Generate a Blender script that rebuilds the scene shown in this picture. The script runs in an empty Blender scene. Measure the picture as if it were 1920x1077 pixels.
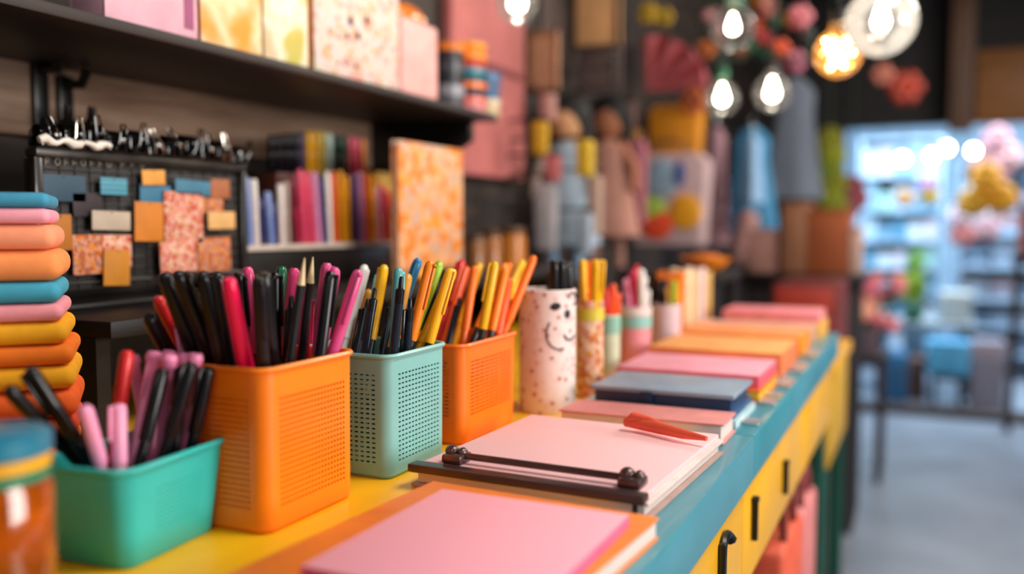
import bpy, bmesh, math, random
from mathutils import Vector, Matrix
random.seed(7)
sc = bpy.context.scene
col = sc.collection
PI = math.pi

# ------------------------------------------------------------------ camera
FPX, CX, CY = 1700.0, 960.0, 538.5            # focal length in pixels of the 1920x1077 frame
PITCH = math.atan((CY - 420.0) / FPX)
YAW = math.atan((1740.0 - CX) * math.cos(PITCH) / FPX)
FW = Vector((-math.sin(YAW) * math.cos(PITCH), math.cos(YAW) * math.cos(PITCH), -math.sin(PITCH)))
RT = Vector((math.cos(YAW), math.sin(YAW), 0))
UP = RT.cross(FW)
CAM = Vector((0, 0, 1.13))
cd = bpy.data.cameras.new('camera')
cam = bpy.data.objects.new('camera', cd)
col.objects.link(cam)
cam.matrix_world = Matrix((( RT.x, UP.x, -FW.x, CAM.x), (RT.y, UP.y, -FW.y, CAM.y), (RT.z, UP.z, -FW.z, CAM.z), (0, 0, 0, 1)))
cd.sensor_width = 36
cd.lens = FPX / 1920 * 36
cd.clip_start = 0.02
cd.dof.use_dof = True
cd.dof.focus_distance = 0.76
cd.dof.aperture_fstop = 2.0
sc.camera = cam
sc.view_settings.view_transform = 'Standard'
sc.view_settings.look = 'None'
sc.view_settings.gamma = 1
sc.view_settings.use_curve_mapping = False
sc.view_settings.exposure = 0.22
# ------------------------------------------------------------------ world and room light
w = bpy.data.worlds.new('world'); sc.world = w; w.use_nodes = True
w.node_tree.nodes['Background'].inputs[0].default_value = (0.62, 0.66, 0.75, 1)
w.node_tree.nodes['Background'].inputs[1].default_value = 0.28

def area(name, loc, target, sx, sy, power, colr):
    l = bpy.data.lights.new(name, 'AREA'); l.shape = 'RECTANGLE'; l.size = sx; l.size_y = sy
    l.energy = power; l.color = colr
    o = bpy.data.objects.new(name, l); col.objects.link(o); o.location = loc
    o.rotation_euler = (Vector(target) - Vector(loc)).to_track_quat('-Z', 'Y').to_euler()
    return o
area('ceiling_light_over_aisle', (0.45, 0.95, 2.58), (-0.3, 0.95, 0.9), 0.8, 0.8, 36, (1.0, 0.92, 0.84))
area('fill_light_behind', (0.5, -0.9, 2.4), (-0.4, 0.8, 0.95), 0.8, 0.8, 5.5, (1.0, 0.95, 0.90))  # added soft fill from the camera side to lift the dark pens
area('ceiling_light_far_aisle', (0.5, 3.3, 2.58), (-0.6, 3.4, 0.9), 0.9, 1.6, 75, (1.0, 0.92, 0.84))
area('added_side_light', (2.80, 1.00, 1.50), (-0.8, 1.0, 1.15), 1.7, 1.1, 74, (1.0, 0.95, 0.90))  # added side light for the counter fronts and the wall under the shelf
area('daylight_next_room', (0.6, 7.0, 2.7), (0.4, 7.4, 0.0), 2.4, 1.6, 190, (0.72, 0.87, 1.0))

# ------------------------------------------------------------------ helpers
def ray(px, py): return FW + RT * ((px - CX) / FPX) - UP * ((py - CY) / FPX)
def at(px, py, x=None, y=None, z=None):
    r = ray(px, py)
    if x is not None: return CAM + r * ((x - CAM.x) / r.x)
    if y is not None: return CAM + r * ((y - CAM.y) / r.y)
    return CAM + r * ((z - CAM.z) / r.z)
def px_of(P):
    d = Vector(P) - CAM; z = d.dot(FW)
    return CX + FPX * d.dot(RT) / z, CY - FPX * d.dot(UP) / z
def depth(P): return (Vector(P) - CAM).dot(FW)

def lin(h):
    h = h.lstrip('#'); o = []
    for i in (0, 2, 4):
        c = int(h[i:i+2], 16) / 255
        o.append(c / 12.92 if c <= 0.04045 else ((c + 0.055) / 1.055) ** 2.4)
    return (*o, 1)
_m = {}
def mat(h, rough=0.5, metal=0.0, trans=0.0, coat=0.0, var=0.06, scale=30, bump=0.0, emit=0.0, spec=0.5, alpha=1.0):
    key = (h, rough, metal, trans, coat, var, scale, bump, emit, spec, alpha)
    if key in _m: return _m[key]
    m = bpy.data.materials.new('mat_' + h.lstrip('#')); m.use_nodes = True
    nt = m.node_tree; b = nt.nodes['Principled BSDF']
    c = lin(h)
    b.inputs['Roughness'].default_value = rough; b.inputs['Metallic'].default_value = metal
    b.inputs['Transmission Weight'].default_value = trans; b.inputs['Coat Weight'].default_value = coat
    b.inputs['Specular IOR Level'].default_value = spec; b.inputs['Alpha'].default_value = alpha
    tc = nt.nodes.new('ShaderNodeTexCoord'); n = nt.nodes.new('ShaderNodeTexNoise')
    n.inputs['Scale'].default_value = scale; n.inputs['Detail'].default_value = 3
    nt.links.new(tc.outputs['Object'], n.inputs['Vector'])
    r = nt.nodes.new('ShaderNodeValToRGB')
    r.color_ramp.elements[0].position = 0.3; r.color_ramp.elements[1].position = 0.7
    r.color_ramp.elements[0].color = tuple(max(0, v * (1 - 2 * var)) for v in c[:3]) + (1,)
    r.color_ramp.elements[1].color = tuple(min(1, v * (1 + 2 * var)) for v in c[:3]) + (1,)
    nt.links.new(n.outputs['Fac'], r.inputs['Fac']); nt.links.new(r.outputs['Color'], b.inputs['Base Color'])
    if bump:
        bp = nt.nodes.new('ShaderNodeBump'); bp.inputs['Strength'].default_value = bump; bp.inputs['Distance'].default_value = 0.002
        nt.links.new(n.outputs['Fac'], bp.inputs['Height']); nt.links.new(bp.outputs['Normal'], b.inputs['Normal'])
    if emit:
        b.inputs['Emission Color'].default_value = c; b.inputs['Emission Strength'].default_value = emit
    _m[key] = m
    return m

def ramp_mat(name, cols, scale=60, rough=0.5, kind='voronoi', const=True, stretch=(1, 1, 1)):
    """A printed pattern: patches or spots of the given colours [(position, hex)]."""
    m = bpy.data.materials.new(name); m.use_nodes = True
    nt = m.node_tree; b = nt.nodes['Principled BSDF']; b.inputs['Roughness'].default_value = rough
    tc = nt.nodes.new('ShaderNodeTexCoord'); mp = nt.nodes.new('ShaderNodeMapping'); mp.inputs['Scale'].default_value = stretch
    nt.links.new(tc.outputs['Object'], mp.inputs['Vector'])
    r = nt.nodes.new('ShaderNodeValToRGB')
    if kind == 'voronoi':
        t = nt.nodes.new('ShaderNodeTexVoronoi'); t.inputs['Scale'].default_value = scale
        s = nt.nodes.new('ShaderNodeSeparateColor')
        nt.links.new(t.outputs['Color'], s.inputs[0]); nt.links.new(s.outputs[0], r.inputs['Fac'])
    elif kind == 'spots':
        t = nt.nodes.new('ShaderNodeTexVoronoi'); t.inputs['Scale'].default_value = scale
        nt.links.new(t.outputs['Distance'], r.inputs['Fac'])
    else:
        t = nt.nodes.new('ShaderNodeTexNoise'); t.inputs['Scale'].default_value = scale; t.inputs['Detail'].default_value = 2
        nt.links.new(t.outputs['Fac'], r.inputs['Fac'])
    nt.links.new(mp.outputs[0], t.inputs['Vector'])
    cr = r.color_ramp
    cr.interpolation = 'CONSTANT' if const else 'LINEAR'
    while len(cr.elements) < len(cols): cr.elements.new(0.5)
    for e, (p, h) in zip(cr.elements, cols): e.position = p; e.color = lin(h)
    nt.links.new(r.outputs['Color'], b.inputs['Base Color'])
    return m

def wood_mat(name, a, b_, scale=6, axis='Y', rough=0.6, plank=0.0, bump=0.3):
    m = bpy.data.materials.new(name); m.use_nodes = True
    nt = m.node_tree; b = nt.nodes['Principled BSDF']; b.inputs['Roughness'].default_value = rough
    tc = nt.nodes.new('ShaderNodeTexCoord'); mp = nt.nodes.new('ShaderNodeMapping')
    mp.inputs['Scale'].default_value = {'Y': (8, 0.7, 8), 'X': (0.7, 8, 8), 'Z': (8, 8, 0.7)}[axis]
    n = nt.nodes.new('ShaderNodeTexNoise'); n.inputs['Scale'].default_value = scale; n.inputs['Detail'].default_value = 6
    n.inputs['Roughness'].default_value = 0.65
    nt.links.new(tc.outputs['Object'], mp.inputs[0]); nt.links.new(mp.outputs[0], n.inputs['Vector'])
    r = nt.nodes.new('ShaderNodeValToRGB'); r.color_ramp.elements[0].position = 0.35; r.color_ramp.elements[1].position = 0.68
    r.color_ramp.elements[0].color = lin(a); r.color_ramp.elements[1].color = lin(b_)
    nt.links.new(n.outputs['Fac'], r.inputs['Fac']); last = r.outputs['Color']
    if plank:
        sp = nt.nodes.new('ShaderNodeSeparateXYZ'); nt.links.new(tc.outputs['Object'], sp.inputs[0])
        md = nt.nodes.new('ShaderNodeMath'); md.operation = 'PINGPONG'; md.inputs[1].default_value = plank / 2
        nt.links.new(sp.outputs['Z'], md.inputs[0])
        lt = nt.nodes.new('ShaderNodeMath'); lt.operation = 'GREATER_THAN'; lt.inputs[1].default_value = 0.0025
        nt.links.new(md.outputs[0], lt.inputs[0])
        mx = nt.nodes.new('ShaderNodeMix'); mx.data_type = 'RGBA'; mx.inputs[6].default_value = lin('#050404')
        nt.links.new(lt.outputs[0], mx.inputs[0]); nt.links.new(last, mx.inputs[7]); last = mx.outputs[2]
    nt.links.new(last, b.inputs['Base Color'])
    bp = nt.nodes.new('ShaderNodeBump'); bp.inputs['Strength'].default_value = bump; bp.inputs['Distance'].default_value = 0.002
    nt.links.new(n.outputs['Fac'], bp.inputs['Height']); nt.links.new(bp.outputs['Normal'], b.inputs['Normal'])
    return m

def line_mat(name, base, line, scale, direction='X', rough=0.55, width=0.12):
    """Paper with fine printed rules, or the leaf edges of a page block."""
    m = bpy.data.materials.new(name); m.use_nodes = True
    nt = m.node_tree; b = nt.nodes['Principled BSDF']; b.inputs['Roughness'].default_value = rough
    tc = nt.nodes.new('ShaderNodeTexCoord'); wv = nt.nodes.new('ShaderNodeTexWave'); wv.bands_direction = direction
    wv.inputs['Scale'].default_value = scale; wv.inputs['Distortion'].default_value = 0.15
    nt.links.new(tc.outputs['Object'], wv.inputs['Vector'])
    r = nt.nodes.new('ShaderNodeValToRGB'); r.color_ramp.elements[0].position = 0.0; r.color_ramp.elements[1].position = width
    r.color_ramp.elements[0].color = lin(line); r.color_ramp.elements[1].color = lin(base)
    nt.links.new(wv.outputs['Fac'], r.inputs['Fac']); nt.links.new(r.outputs['Color'], b.inputs['Base Color'])
    return m

def glass_mat(name, tint='#ffffff', gloss=0.25, haze=0.05, hazecol='#ffffff'):
    m = bpy.data.materials.new(name); m.use_nodes = True
    nt = m.node_tree; nt.nodes.remove(nt.nodes['Principled BSDF']); out = nt.nodes['Material Output']
    t = nt.nodes.new('ShaderNodeBsdfTransparent'); t.inputs[0].default_value = lin(tint)
    g = nt.nodes.new('ShaderNodeBsdfGlossy'); g.inputs['Roughness'].default_value = 0.04
    d = nt.nodes.new('ShaderNodeBsdfDiffuse'); d.inputs[0].default_value = lin(hazecol)
    lw = nt.nodes.new('ShaderNodeLayerWeight'); lw.inputs[0].default_value = gloss
    m1 = nt.nodes.new('ShaderNodeMixShader'); m2 = nt.nodes.new('ShaderNodeMixShader'); m2.inputs[0].default_value = haze
    nt.links.new(lw.outputs['Fresnel'], m1.inputs[0]); nt.links.new(t.outputs[0], m1.inputs[1]); nt.links.new(g.outputs[0], m1.inputs[2])
    nt.links.new(m1.outputs[0], m2.inputs[1]); nt.links.new(d.outputs[0], m2.inputs[2]); nt.links.new(m2.outputs[0], out.inputs[0])
    return m

def tag(o, label=None, cat=None, group=None, kind=None):
    if label: o['label'] = label
    if cat: o['category'] = cat
    if group: o['group'] = group
    if kind: o['kind'] = kind
    return o
def thing(name, label, cat, loc=(0, 0, 0), group=None):
    o = bpy.data.objects.new(name, None); col.objects.link(o); o.location = loc
    o.empty_display_size = 0.02
    return tag(o, label, cat, group)
def copy_tree(o, parent=None):
    c = o.copy(); col.objects.link(c)
    if parent: c.parent = parent
    for ch in o.children: copy_tree(ch, c)
    return c

class MB:
    """Collects shapes given in world coordinates and links them as ONE mesh object."""
    def __init__(s): s.bm = bmesh.new()
    def _xf(s, vs, M):
        for v in vs: v.co = M @ v.co
    def box(s, lo, hi, bev=0.0, seg=2, M=None):
        lo, hi = Vector(lo), Vector(hi)
        t = bmesh.new(); bmesh.ops.create_cube(t, size=1)
        for v in t.verts: v.co = Vector(((v.co.x + .5) * (hi.x - lo.x) + lo.x, (v.co.y + .5) * (hi.y - lo.y) + lo.y, (v.co.z + .5) * (hi.z - lo.z) + lo.z))
        if bev:
            bev = min(bev, 0.49 * min(abs(hi.x - lo.x), abs(hi.y - lo.y), abs(hi.z - lo.z)))
            bmesh.ops.bevel(t, geom=list(t.edges), offset=bev, segments=seg, affect='EDGES', profile=0.5)
        s._merge(t, M); return s
    def _merge(s, t, M=None):
        if M is not None:
            for v in t.verts: v.co = M @ v.co
        me = bpy.data.meshes.new('tmp'); t.to_mesh(me); t.free(); s.bm.from_mesh(me); bpy.data.meshes.remove(me)
    def tube(s, pts, r, seg=10, cap=True, M=None):
        pts = [Vector(p) for p in pts]; n = len(pts)
        rs = r if isinstance(r, (list, tuple)) else [r] * n
        t = bmesh.new(); rings = []
        prev = None
        for i, p in enumerate(pts):
            d = (pts[min(i + 1, n - 1)] - pts[max(i - 1, 0)])
            if d.length < 1e-9: d = Vector((0, 0, 1))
            d.normalize()
            if prev is None:
                a = d.orthogonal().normalized()
            else:
                a = (prev - d * prev.dot(d))
                a = a.normalized() if a.length > 1e-6 else d.orthogonal().normalized()
            prev = a; b = d.cross(a)
            rings.append([t.verts.new(p + (a * math.cos(2 * PI * k / seg) + b * math.sin(2 * PI * k / seg)) * rs[i]) for k in range(seg)])
        for i in range(n - 1):
            for k in range(seg):
                t.faces.new((rings[i][k], rings[i][(k + 1) % seg], rings[i + 1][(k + 1) % seg], rings[i + 1][k]))
        if cap:
            t.faces.new(list(reversed(rings[0]))); t.faces.new(rings[-1])
        s._merge(t, M); return s
    def lathe(s, prof, c=(0, 0, 0), seg=24, M=None, sx=1.0, sy=1.0):
        c = Vector(c); t = bmesh.new(); rings = []
        for r, z in prof:
            if r < 1e-6: rings.append([t.verts.new(c + Vector((0, 0, z)))])
            else: rings.append([t.verts.new(c + Vector((r * sx * math.cos(2 * PI * k / seg), r * sy * math.sin(2 * PI * k / seg), z))) for k in range(seg)])
        for a, b in zip(rings, rings[1:]):
            for k in range(seg):
                k2 = (k + 1) % seg
                if len(a) == 1 and len(b) == 1: continue
                if len(a) == 1: t.faces.new((a[0], b[k2], b[k]))
                elif len(b) == 1: t.faces.new((a[k], a[k2], b[0]))
                else: t.faces.new((a[k], a[k2], b[k2], b[k]))
        if len(rings[0]) > 1: t.faces.new(list(reversed(rings[0])))
        if len(rings[-1]) > 1: t.faces.new(rings[-1])
        s._merge(t, M); return s
    def ball(s, c, r, seg=16, M=None):
        r = r if isinstance(r, (tuple, list)) else (r, r, r)
        t = bmesh.new(); bmesh.ops.create_uvsphere(t, u_segments=seg, v_segments=max(6, seg // 2 + 2), radius=1)
        for v in t.verts: v.co = Vector((v.co.x * r[0] + c[0], v.co.y * r[1] + c[1], v.co.z * r[2] + c[2]))
        s._merge(t, M); return s
    def prism(s, poly, ax, a, b, bev=0.0, M=None):
        """poly in the two other axes, extruded along ax ('x','y','z') from a to b."""
        t = bmesh.new()
        def P(u, v, k): return {'x': (k, u, v), 'y': (u, k, v), 'z': (u, v, k)}[ax]
        A = [t.verts.new(P(u, v, a)) for u, v in poly]; B = [t.verts.new(P(u, v, b)) for u, v in poly]
        t.faces.new(A); t.faces.new(list(reversed(B)))
        for i in range(len(poly)):
            j = (i + 1) % len(poly); t.faces.new((A[i], B[i], B[j], A[j]))
        bmesh.ops.recalc_face_normals(t, faces=t.faces)
        if bev: bmesh.ops.bevel(t, geom=list(t.edges), offset=bev, segments=2, affect='EDGES', profile=0.5)
        s._merge(t, M); return s
    def build(s, name, m, parent=None, smooth=True, origin=None):
        me = bpy.data.meshes.new(name)
        vs = s.bm.verts
        if parent is not None and origin is None:
            org = Vector((0, 0, 0)); p = parent
            while p is not None: org += Vector(p.location); p = p.parent
        elif origin is not None: org = Vector(origin)
        else:
            lo = [min(v.co[i] for v in vs) for i in range(3)]; hi = [max(v.co[i] for v in vs) for i in range(3)]
            org = Vector(((lo[0] + hi[0]) / 2, (lo[1] + hi[1]) / 2, lo[2]))
        for v in vs: v.co = v.co - org
        bmesh.ops.recalc_face_normals(s.bm, faces=s.bm.faces)
        s.bm.to_mesh(me); s.bm.free()
        if smooth:
            for p in me.polygons: p.use_smooth = True
            me.set_sharp_from_angle(angle=math.radians(38))
        me.materials.append(m)
        o = bpy.data.objects.new(name, me); col.objects.link(o)
        if parent is not None: o.parent = parent
        else: o.location = org
        return o

def struct(name, mb, m, parent=None):
    o = mb.build(name, m, parent)
    if parent is None: o['kind'] = 'structure'
    return o
def rotz(a, c): c = Vector(c); return Matrix.Translation(c) @ Matrix.Rotation(a, 4, 'Z') @ Matrix.Translation(-c)
ORD = ['first', 'second', 'third', 'fourth', 'fifth', 'sixth', 'seventh', 'eighth', 'ninth', 'tenth', 'eleventh', 'twelfth']
def ordinal(i, n):
    if n == 1: return 'only'
    if i == 0: return 'leftmost'
    if i == n - 1: return 'rightmost'
    return ORD[i] + ' from the left'

CT = 0.92          # counter top
EDGE = -0.15       # aisle edge of the counter
WALL = -1.0        # wall behind the counter
END = 5.8          # end wall of the shop
CEIL = 2.62

# ------------------------------------------------------------------ the setting
dark_wood = wood_mat('dark_wall_planks', '#120d0b', '#3c2e26', 5, 'Y', 0.65, plank=0.19)
struct('wall_left', MB().box((WALL - 0.12, -1.6, 0), (WALL, END, CEIL)), dark_wood)
floor_m = mat('#8a93a0', 0.35, var=0.10, scale=3, bump=0.15)
struct('floor', MB().box((-1.12, -1.6, -0.1), (3.0, 10.2, 0)), floor_m)
struct('ceiling', MB().box((-1.12, -1.6, CEIL), (3.0, END + 0.12, CEIL + 0.1)), wood_mat('ceiling_wood', '#141110', '#2a2420', 4, 'X', 0.7))
OPX0, OPX1 = -0.47, 1.35
opz = 1.70
endm = wood_mat('end_wall_wood', '#0e0b0a', '#1f1815', 5, 'X', 0.7, plank=0.2)
mb = MB().box((WALL, END, 0), (OPX0, END + 0.12, CEIL)).box((OPX1, END, 0), (3.0, END + 0.12, CEIL)).box((OPX0, END, opz), (OPX1, END + 0.12, CEIL))
struct('wall_back', mb, endm)
struct('wall_right', MB().box((2.88, -1.6, 0), (3.0, 10.2, CEIL)), wood_mat('right_wall_wood', '#2a1c14', '#4a3122', 5, 'Y', 0.7, plank=0.2))
cool = mat('#a9c3d6', 0.8, var=0.05, scale=4)
W1 = struct('added_window_1', MB().box((2.86, 0.05, 0.88), (2.885, 0.13, 2.12), .004).box((2.86, 1.87, 0.88), (2.885, 1.95, 2.12), .004).box((2.86, 0.05, 2.04), (2.885, 1.95, 2.12), .004).box((2.86, 0.05, 0.88), (2.885, 1.95, 0.96), .004), wood_mat('added_window_frame_wood', '#3a281c', '#5a4030', 5, 'Y'))  # unseen window, added to go with the side light
MB().box((2.868, 0.14, 0.97), (2.872, 1.86, 2.03)).build('pane', mat('#cfdfe8', 0.05), W1)
struct('wall_next_room', MB().box((-1.12, 10.08, 0), (3.0, 10.2, 3.0)).box((-1.12, END + 0.12, 0), (-1.0, 10.2, 3.0)), cool)
struct('ceiling_next_room', MB().box((-1.12, END + 0.12, 3.0), (3.0, 10.2, 3.1)), mat('#8fa3b3', 0.8))
struct('trim_1', MB().box((OPX0, END - 0.02, 0), (OPX1, END + 0.14, 0.045), 0.006), wood_mat('threshold_wood', '#1a0f0a', '#3a2217', 6, 'X'))
struct('trim_2', MB().box((WALL, -1.6, 1.236), (WALL + 0.016, 1.74, 1.334), 0.002), wood_mat('brown_backing_board', '#6e5240', '#a08570', 5, 'Y', 0.6))
struct('trim_3', MB().box((WALL, 2.36, 0.0), (WALL + 0.012, 2.48, CEIL), 0.004), wood_mat('brown_post', '#2a1a14', '#4a3126', 5, 'Z', 0.6))
# ceiling beams
for i, y in enumerate((2.9, 4.3, 5.55)):
    struct('trim_%d' % (4 + i), MB().box((WALL, y, CEIL - 0.16), (2.88, y + 0.12, CEIL), 0.006), wood_mat('beam_wood_%d' % i, '#1a1715', '#37322f', 4, 'X', 0.7))
# wooden upper panel and post above the opening
q0 = at(1832, 95, y=END - 0.03); q1 = at(1832, 232, y=END - 0.03)
struct('trim_7', MB().box((q0.x, END - 0.03, q1.z), (q0.x + 0.8, END, q0.z), 0.004), wood_mat('warm_wood_panel', '#7a4a1c', '#a3682c', 4, 'X', 0.5))
q0 = at(1785, 40, y=END - 0.25); q1 = at(1830, 40, y=END - 0.25); q2 = at(1790, 245, y=END - 0.25)
struct('trim_8', MB().box((q0.x, END - 0.25, q2.z), (q1.x, END - 0.13, CEIL - 0.17), 0.004), wood_mat('hanging_post', '#4f3524', '#6b4a35', 4, 'Z', 0.6))

# ------------------------------------------------------------------ the counter
yellow = mat('#f2b40c', 0.42, var=0.04, scale=9, coat=0.15)
apron_y = mat('#e8a90c', 0.45, var=0.06, scale=7, coat=0.1)
teal = mat('#3f8fa0', 0.38, var=0.05, scale=10, coat=0.2)
green = mat('#0e4a3c', 0.4, var=0.08, scale=8)
CE = 1.84   # far end of the counter
ct = thing('counter', 'long yellow topped counter with teal edge band and yellow drawer fronts', 'counter', (-0.5, 0.8, 0))
MB().box((-0.985, -0.3, CT - 0.03), (EDGE - 0.045, CE, CT), 0.001).build('worktop', yellow, ct)
seams = [-0.3, 0.905, CE]
for a, b in zip(seams, seams[1:]):
    MB().box((EDGE - 0.045, a + 0.0008, CT - 0.045), (EDGE, b - 0.0008, CT + 0.0006), 0.002).build('edge_band', teal, ct)
drs = [-0.3, 0.25, 0.905, 1.37, CE - 0.02]
blackm = mat('#0b0a0a', 0.35, var=0.1)
MB().box((-0.97, -0.28, CT - 0.155), (EDGE - 0.03, CE - 0.03, CT - 0.031)).build('carcass', mat('#3a2a12', 0.7), ct)
for i, (a, b) in enumerate(zip(drs, drs[1:])):
    d = MB().box((EDGE - 0.029, a + 0.0015, CT - 0.165), (EDGE - 0.010, b - 0.0015, CT - 0.046), 0.0025).build('drawer_front', apron_y, ct)
def hook_pull(px, py0, py1, wid, curl, par):
    t = at(px, py0, x=EDGE - 0.004); b = at(px, py1, x=EDGE - 0.004)
    mb = MB(); x0 = EDGE - 0.0102
    y = t.y
    mb.box((x0, y - wid, b.z), (x0 + 0.007, y + wid, t.z), 0.002)
    if curl:
        pts = [(x0 + 0.0035, y, t.z - 0.012)]
        for k in range(7):
            a = PI - k * PI * 0.95 / 6
            pts.append((x0 + 0.0035, y + 0.016 + 0.016 * math.cos(a), t.z - 0.008 + 0.010 * math.sin(a)))
        mb.tube(pts, [0.004] * 7 + [0.0065], 8)
    else:
        mb.box((x0, y - wid * 1.7, t.z - 0.006), (x0 + 0.008, y + wid * 1.7, t.z), 0.002)
    mb.build('pull', blackm, par)
ch = sorted([c for c in ct.children if c.name.startswith('drawer_front')], key=lambda c: c.name)
hook_pull(1361, 1020, 1120, 0.0045, True, ch[1])
hook_pull(1421, 932, 1012, 0.0035, False, ch[1])
hook_pull(1478, 864, 925, 0.0045, False, ch[2])
for (x, y) in ((EDGE - 0.03, CE - 0.05), (EDGE - 0.03, -0.25), (-0.93, CE - 0.06), (-0.93, -0.25)):
    MB().box((x - 0.013, y - 0.013, 0), (x + 0.013, y + 0.013, CT - 0.1552), 0.003).build('leg', green, ct)
MB().box((-0.90, -0.22, 0.36), (EDGE - 0.002, CE - 0.09, 0.38), 0.002).build('lower_shelf', mat('#2a1a14', 0.6), ct)

# dark riser along the wall, stands on the counter
riser_m = wood_mat('riser_black_wood', '#0b0908', '#1c1613', 6, 'Y', 0.5)
RT_Z = CT + 0.12
ri = thing('riser', 'low black wooden riser at the back of the counter along the wall', 'riser', (-0.83, 1.2, CT))
MB().box((-0.982, 0.60, RT_Z - 0.016), (-0.68, 1.83, RT_Z), 0.0015).build('board', riser_m, ri)
MB().box((-0.975, 0.60, CT + 0.0003), (-0.70, 0.616, RT_Z - 0.0165)).build('side', riser_m, ri)
MB().box((-0.975, 1.814, CT + 0.0003), (-0.70, 1.83, RT_Z - 0.0165)).build('side', riser_m, ri)
MB().box((-0.975, 0.617, CT + 0.0003), (-0.965, 1.813, RT_Z - 0.0165)).build('back_panel', riser_m, ri)

# wall shelf
SZ = 1.334
shelf_m = wood_mat('wall_shelf_wood', '#17100d', '#33241c', 6, 'Y', 0.5)
e = at(934, 200, x=-0.74)
SEND = e.y
sh = thing('wall_shelf', 'dark brown wooden shelf high on the wall above the pens', 'shelf', (-0.87, 0.7, SZ))
MB().box((-0.99, -0.3, SZ - 0.012), (-0.74, SEND, SZ), 0.0015).build('board', shelf_m, sh)
for y in (0.52, SEND - 0.06):
    MB().prism([(-0.985, SZ - 0.013), (-0.985, SZ - 0.17), (-0.965, SZ - 0.17), (-0.77, SZ - 0.05), (-0.77, SZ - 0.013)], 'y', y, y + 0.02, 0.001).build('bracket', blackm, sh)
# two black hanger strips on the wall under the shelf
for (px, y0, y1), lab in zip(((84, 112, 236), (131, 142, 236)), ('black iron hook strip on the brown wall board, the taller of two', 'black iron hook strip on the brown wall board, the shorter of two')):
    a = at(px, y0, x=WALL + 0.03); b = at(px, y1 + 20, x=WALL + 0.03)
    t = thing('wall_hook', lab, 'hook', (WALL + 0.02, a.y, b.z), 'wall hooks')
    MB().box((WALL + 0.0162, a.y - 0.010, b.z), (WALL + 0.024, a.y + 0.010, a.z), 0.002).build('plate', blackm, t)
    MB().tube([(WALL + 0.024, a.y, a.z - 0.01), (WALL + 0.05, a.y, a.z - 0.012), (WALL + 0.06, a.y, a.z + 0.004)], 0.006, 10).build('peg', blackm, t)
    MB().tube([(WALL + 0.024, a.y, b.z + 0.02), (WALL + 0.05, a.y, b.z + 0.008), (WALL + 0.064, a.y, b.z + 0.02), (WALL + 0.066, a.y, b.z + 0.035)], 0.005, 10).build('hook', blackm, t)

# ------------------------------------------------------------------ pens
PL = 0.165
def pen_proto(name, cap, barrel, style='cap', r=0.0038, clip=None):
    """Stands tip down, z from 0 to PL."""
    t = thing(name, 'x', 'pen')
    bm_ = mat(barrel, 0.25, coat=0.1, var=0.02, spec=0.35); cm_ = mat(cap, 0.28, coat=0.1, var=0.02, spec=0.35)
    lc = mat(clip or cap, 0.25, coat=0.1, var=0.02, spec=0.35)
    if style == 'cap':
        z1 = PL * 0.60
        MB().lathe([(0.0006, 0), (0.0012, 0.004), (r * 0.55, 0.012), (r * 0.95, 0.024), (r, 0.035), (r, z1 + 0.004)], seg=14).build('barrel', bm_, t)
        MB().lathe([(r * 1.16, z1), (r * 1.22, z1 + 0.002), (r * 1.22, PL - 0.006), (r * 1.05, PL - 0.002), (r * 0.6, PL)], seg=14).build('cap', cm_, t); cp = [c for c in t.children if c.name.startswith('cap')][0]
        MB().box((-0.0013, r * 1.2, PL - 0.040), (0.0013, r * 1.2 + 0.0022, PL - 0.003), 0.0008).box((-0.0013, r * 0.6, PL - 0.006), (0.0013, r * 1.2 + 0.0022, PL - 0.002), 0.0008).build('clip', lc, cp); 
    elif style == 'knob':
        MB().lathe([(0.0006, 0), (r * 0.5, 0.010), (r * 0.85, 0.02), (r * 0.85, PL * 0.86)], seg=14).build('barrel', bm_, t)
        MB().lathe([(r * 1.05, PL * 0.84), (r * 1.1, PL * 0.85), (r * 1.15, PL * 0.93), (r * 1.45, PL * 0.945), (r * 1.5, PL - 0.005), (r * 1.2, PL - 0.001), (0, PL)], seg=14).build('cap', cm_, t)
        MB().box((-0.0011, r * 1.1, PL * 0.74), (0.0011, r * 1.1 + 0.002, PL * 0.93), 0.0007).build('clip', lc, t)
    elif style == 'click':
        MB().lathe([(0.0006, 0), (0.0012, 0.004), (r * 0.8, 0.02), (r, 0.04), (r * 0.95, PL * 0.93)], seg=14).build('barrel', bm_, t)
        MB().lathe([(r * 1.0, PL * 0.86), (r * 1.05, PL * 0.93), (r * 0.55, PL * 0.94), (r * 0.5, PL - 0.002), (r * 0.3, PL)], seg=14).build('push_button', cm_, t)
        MB().box((-0.0012, r, PL * 0.66), (0.0012, r + 0.0028, PL * 0.93), 0.0008).build('clip', lc, t)
    elif style == 'pencil':
        MB().lathe([(0.0004, PL), (0.0012, PL - 0.005), (r * 0.8, PL - 0.018)], seg=8).build('point', mat('#e7cf9c', 0.6), t)
        MB().lathe([(r * 0.8, 0.0), (r * 0.82, PL - 0.018)], seg=8).build('shaft', bm_, t)
    elif style == 'marker':
        r = 0.0053
        MB().lathe([(r * 0.7, 0.0), (r, 0.004), (r, PL * 0.55)], seg=18).build('barrel', bm_, t)
        MB().lathe([(r * 1.08, PL * 0.545), (r * 1.12, PL * 0.55), (r * 1.0, PL - 0.01), (r * 0.9, PL - 0.002), (r * 0.6, PL)], seg=18).build('cap', cm_, t)
    return t
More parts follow.
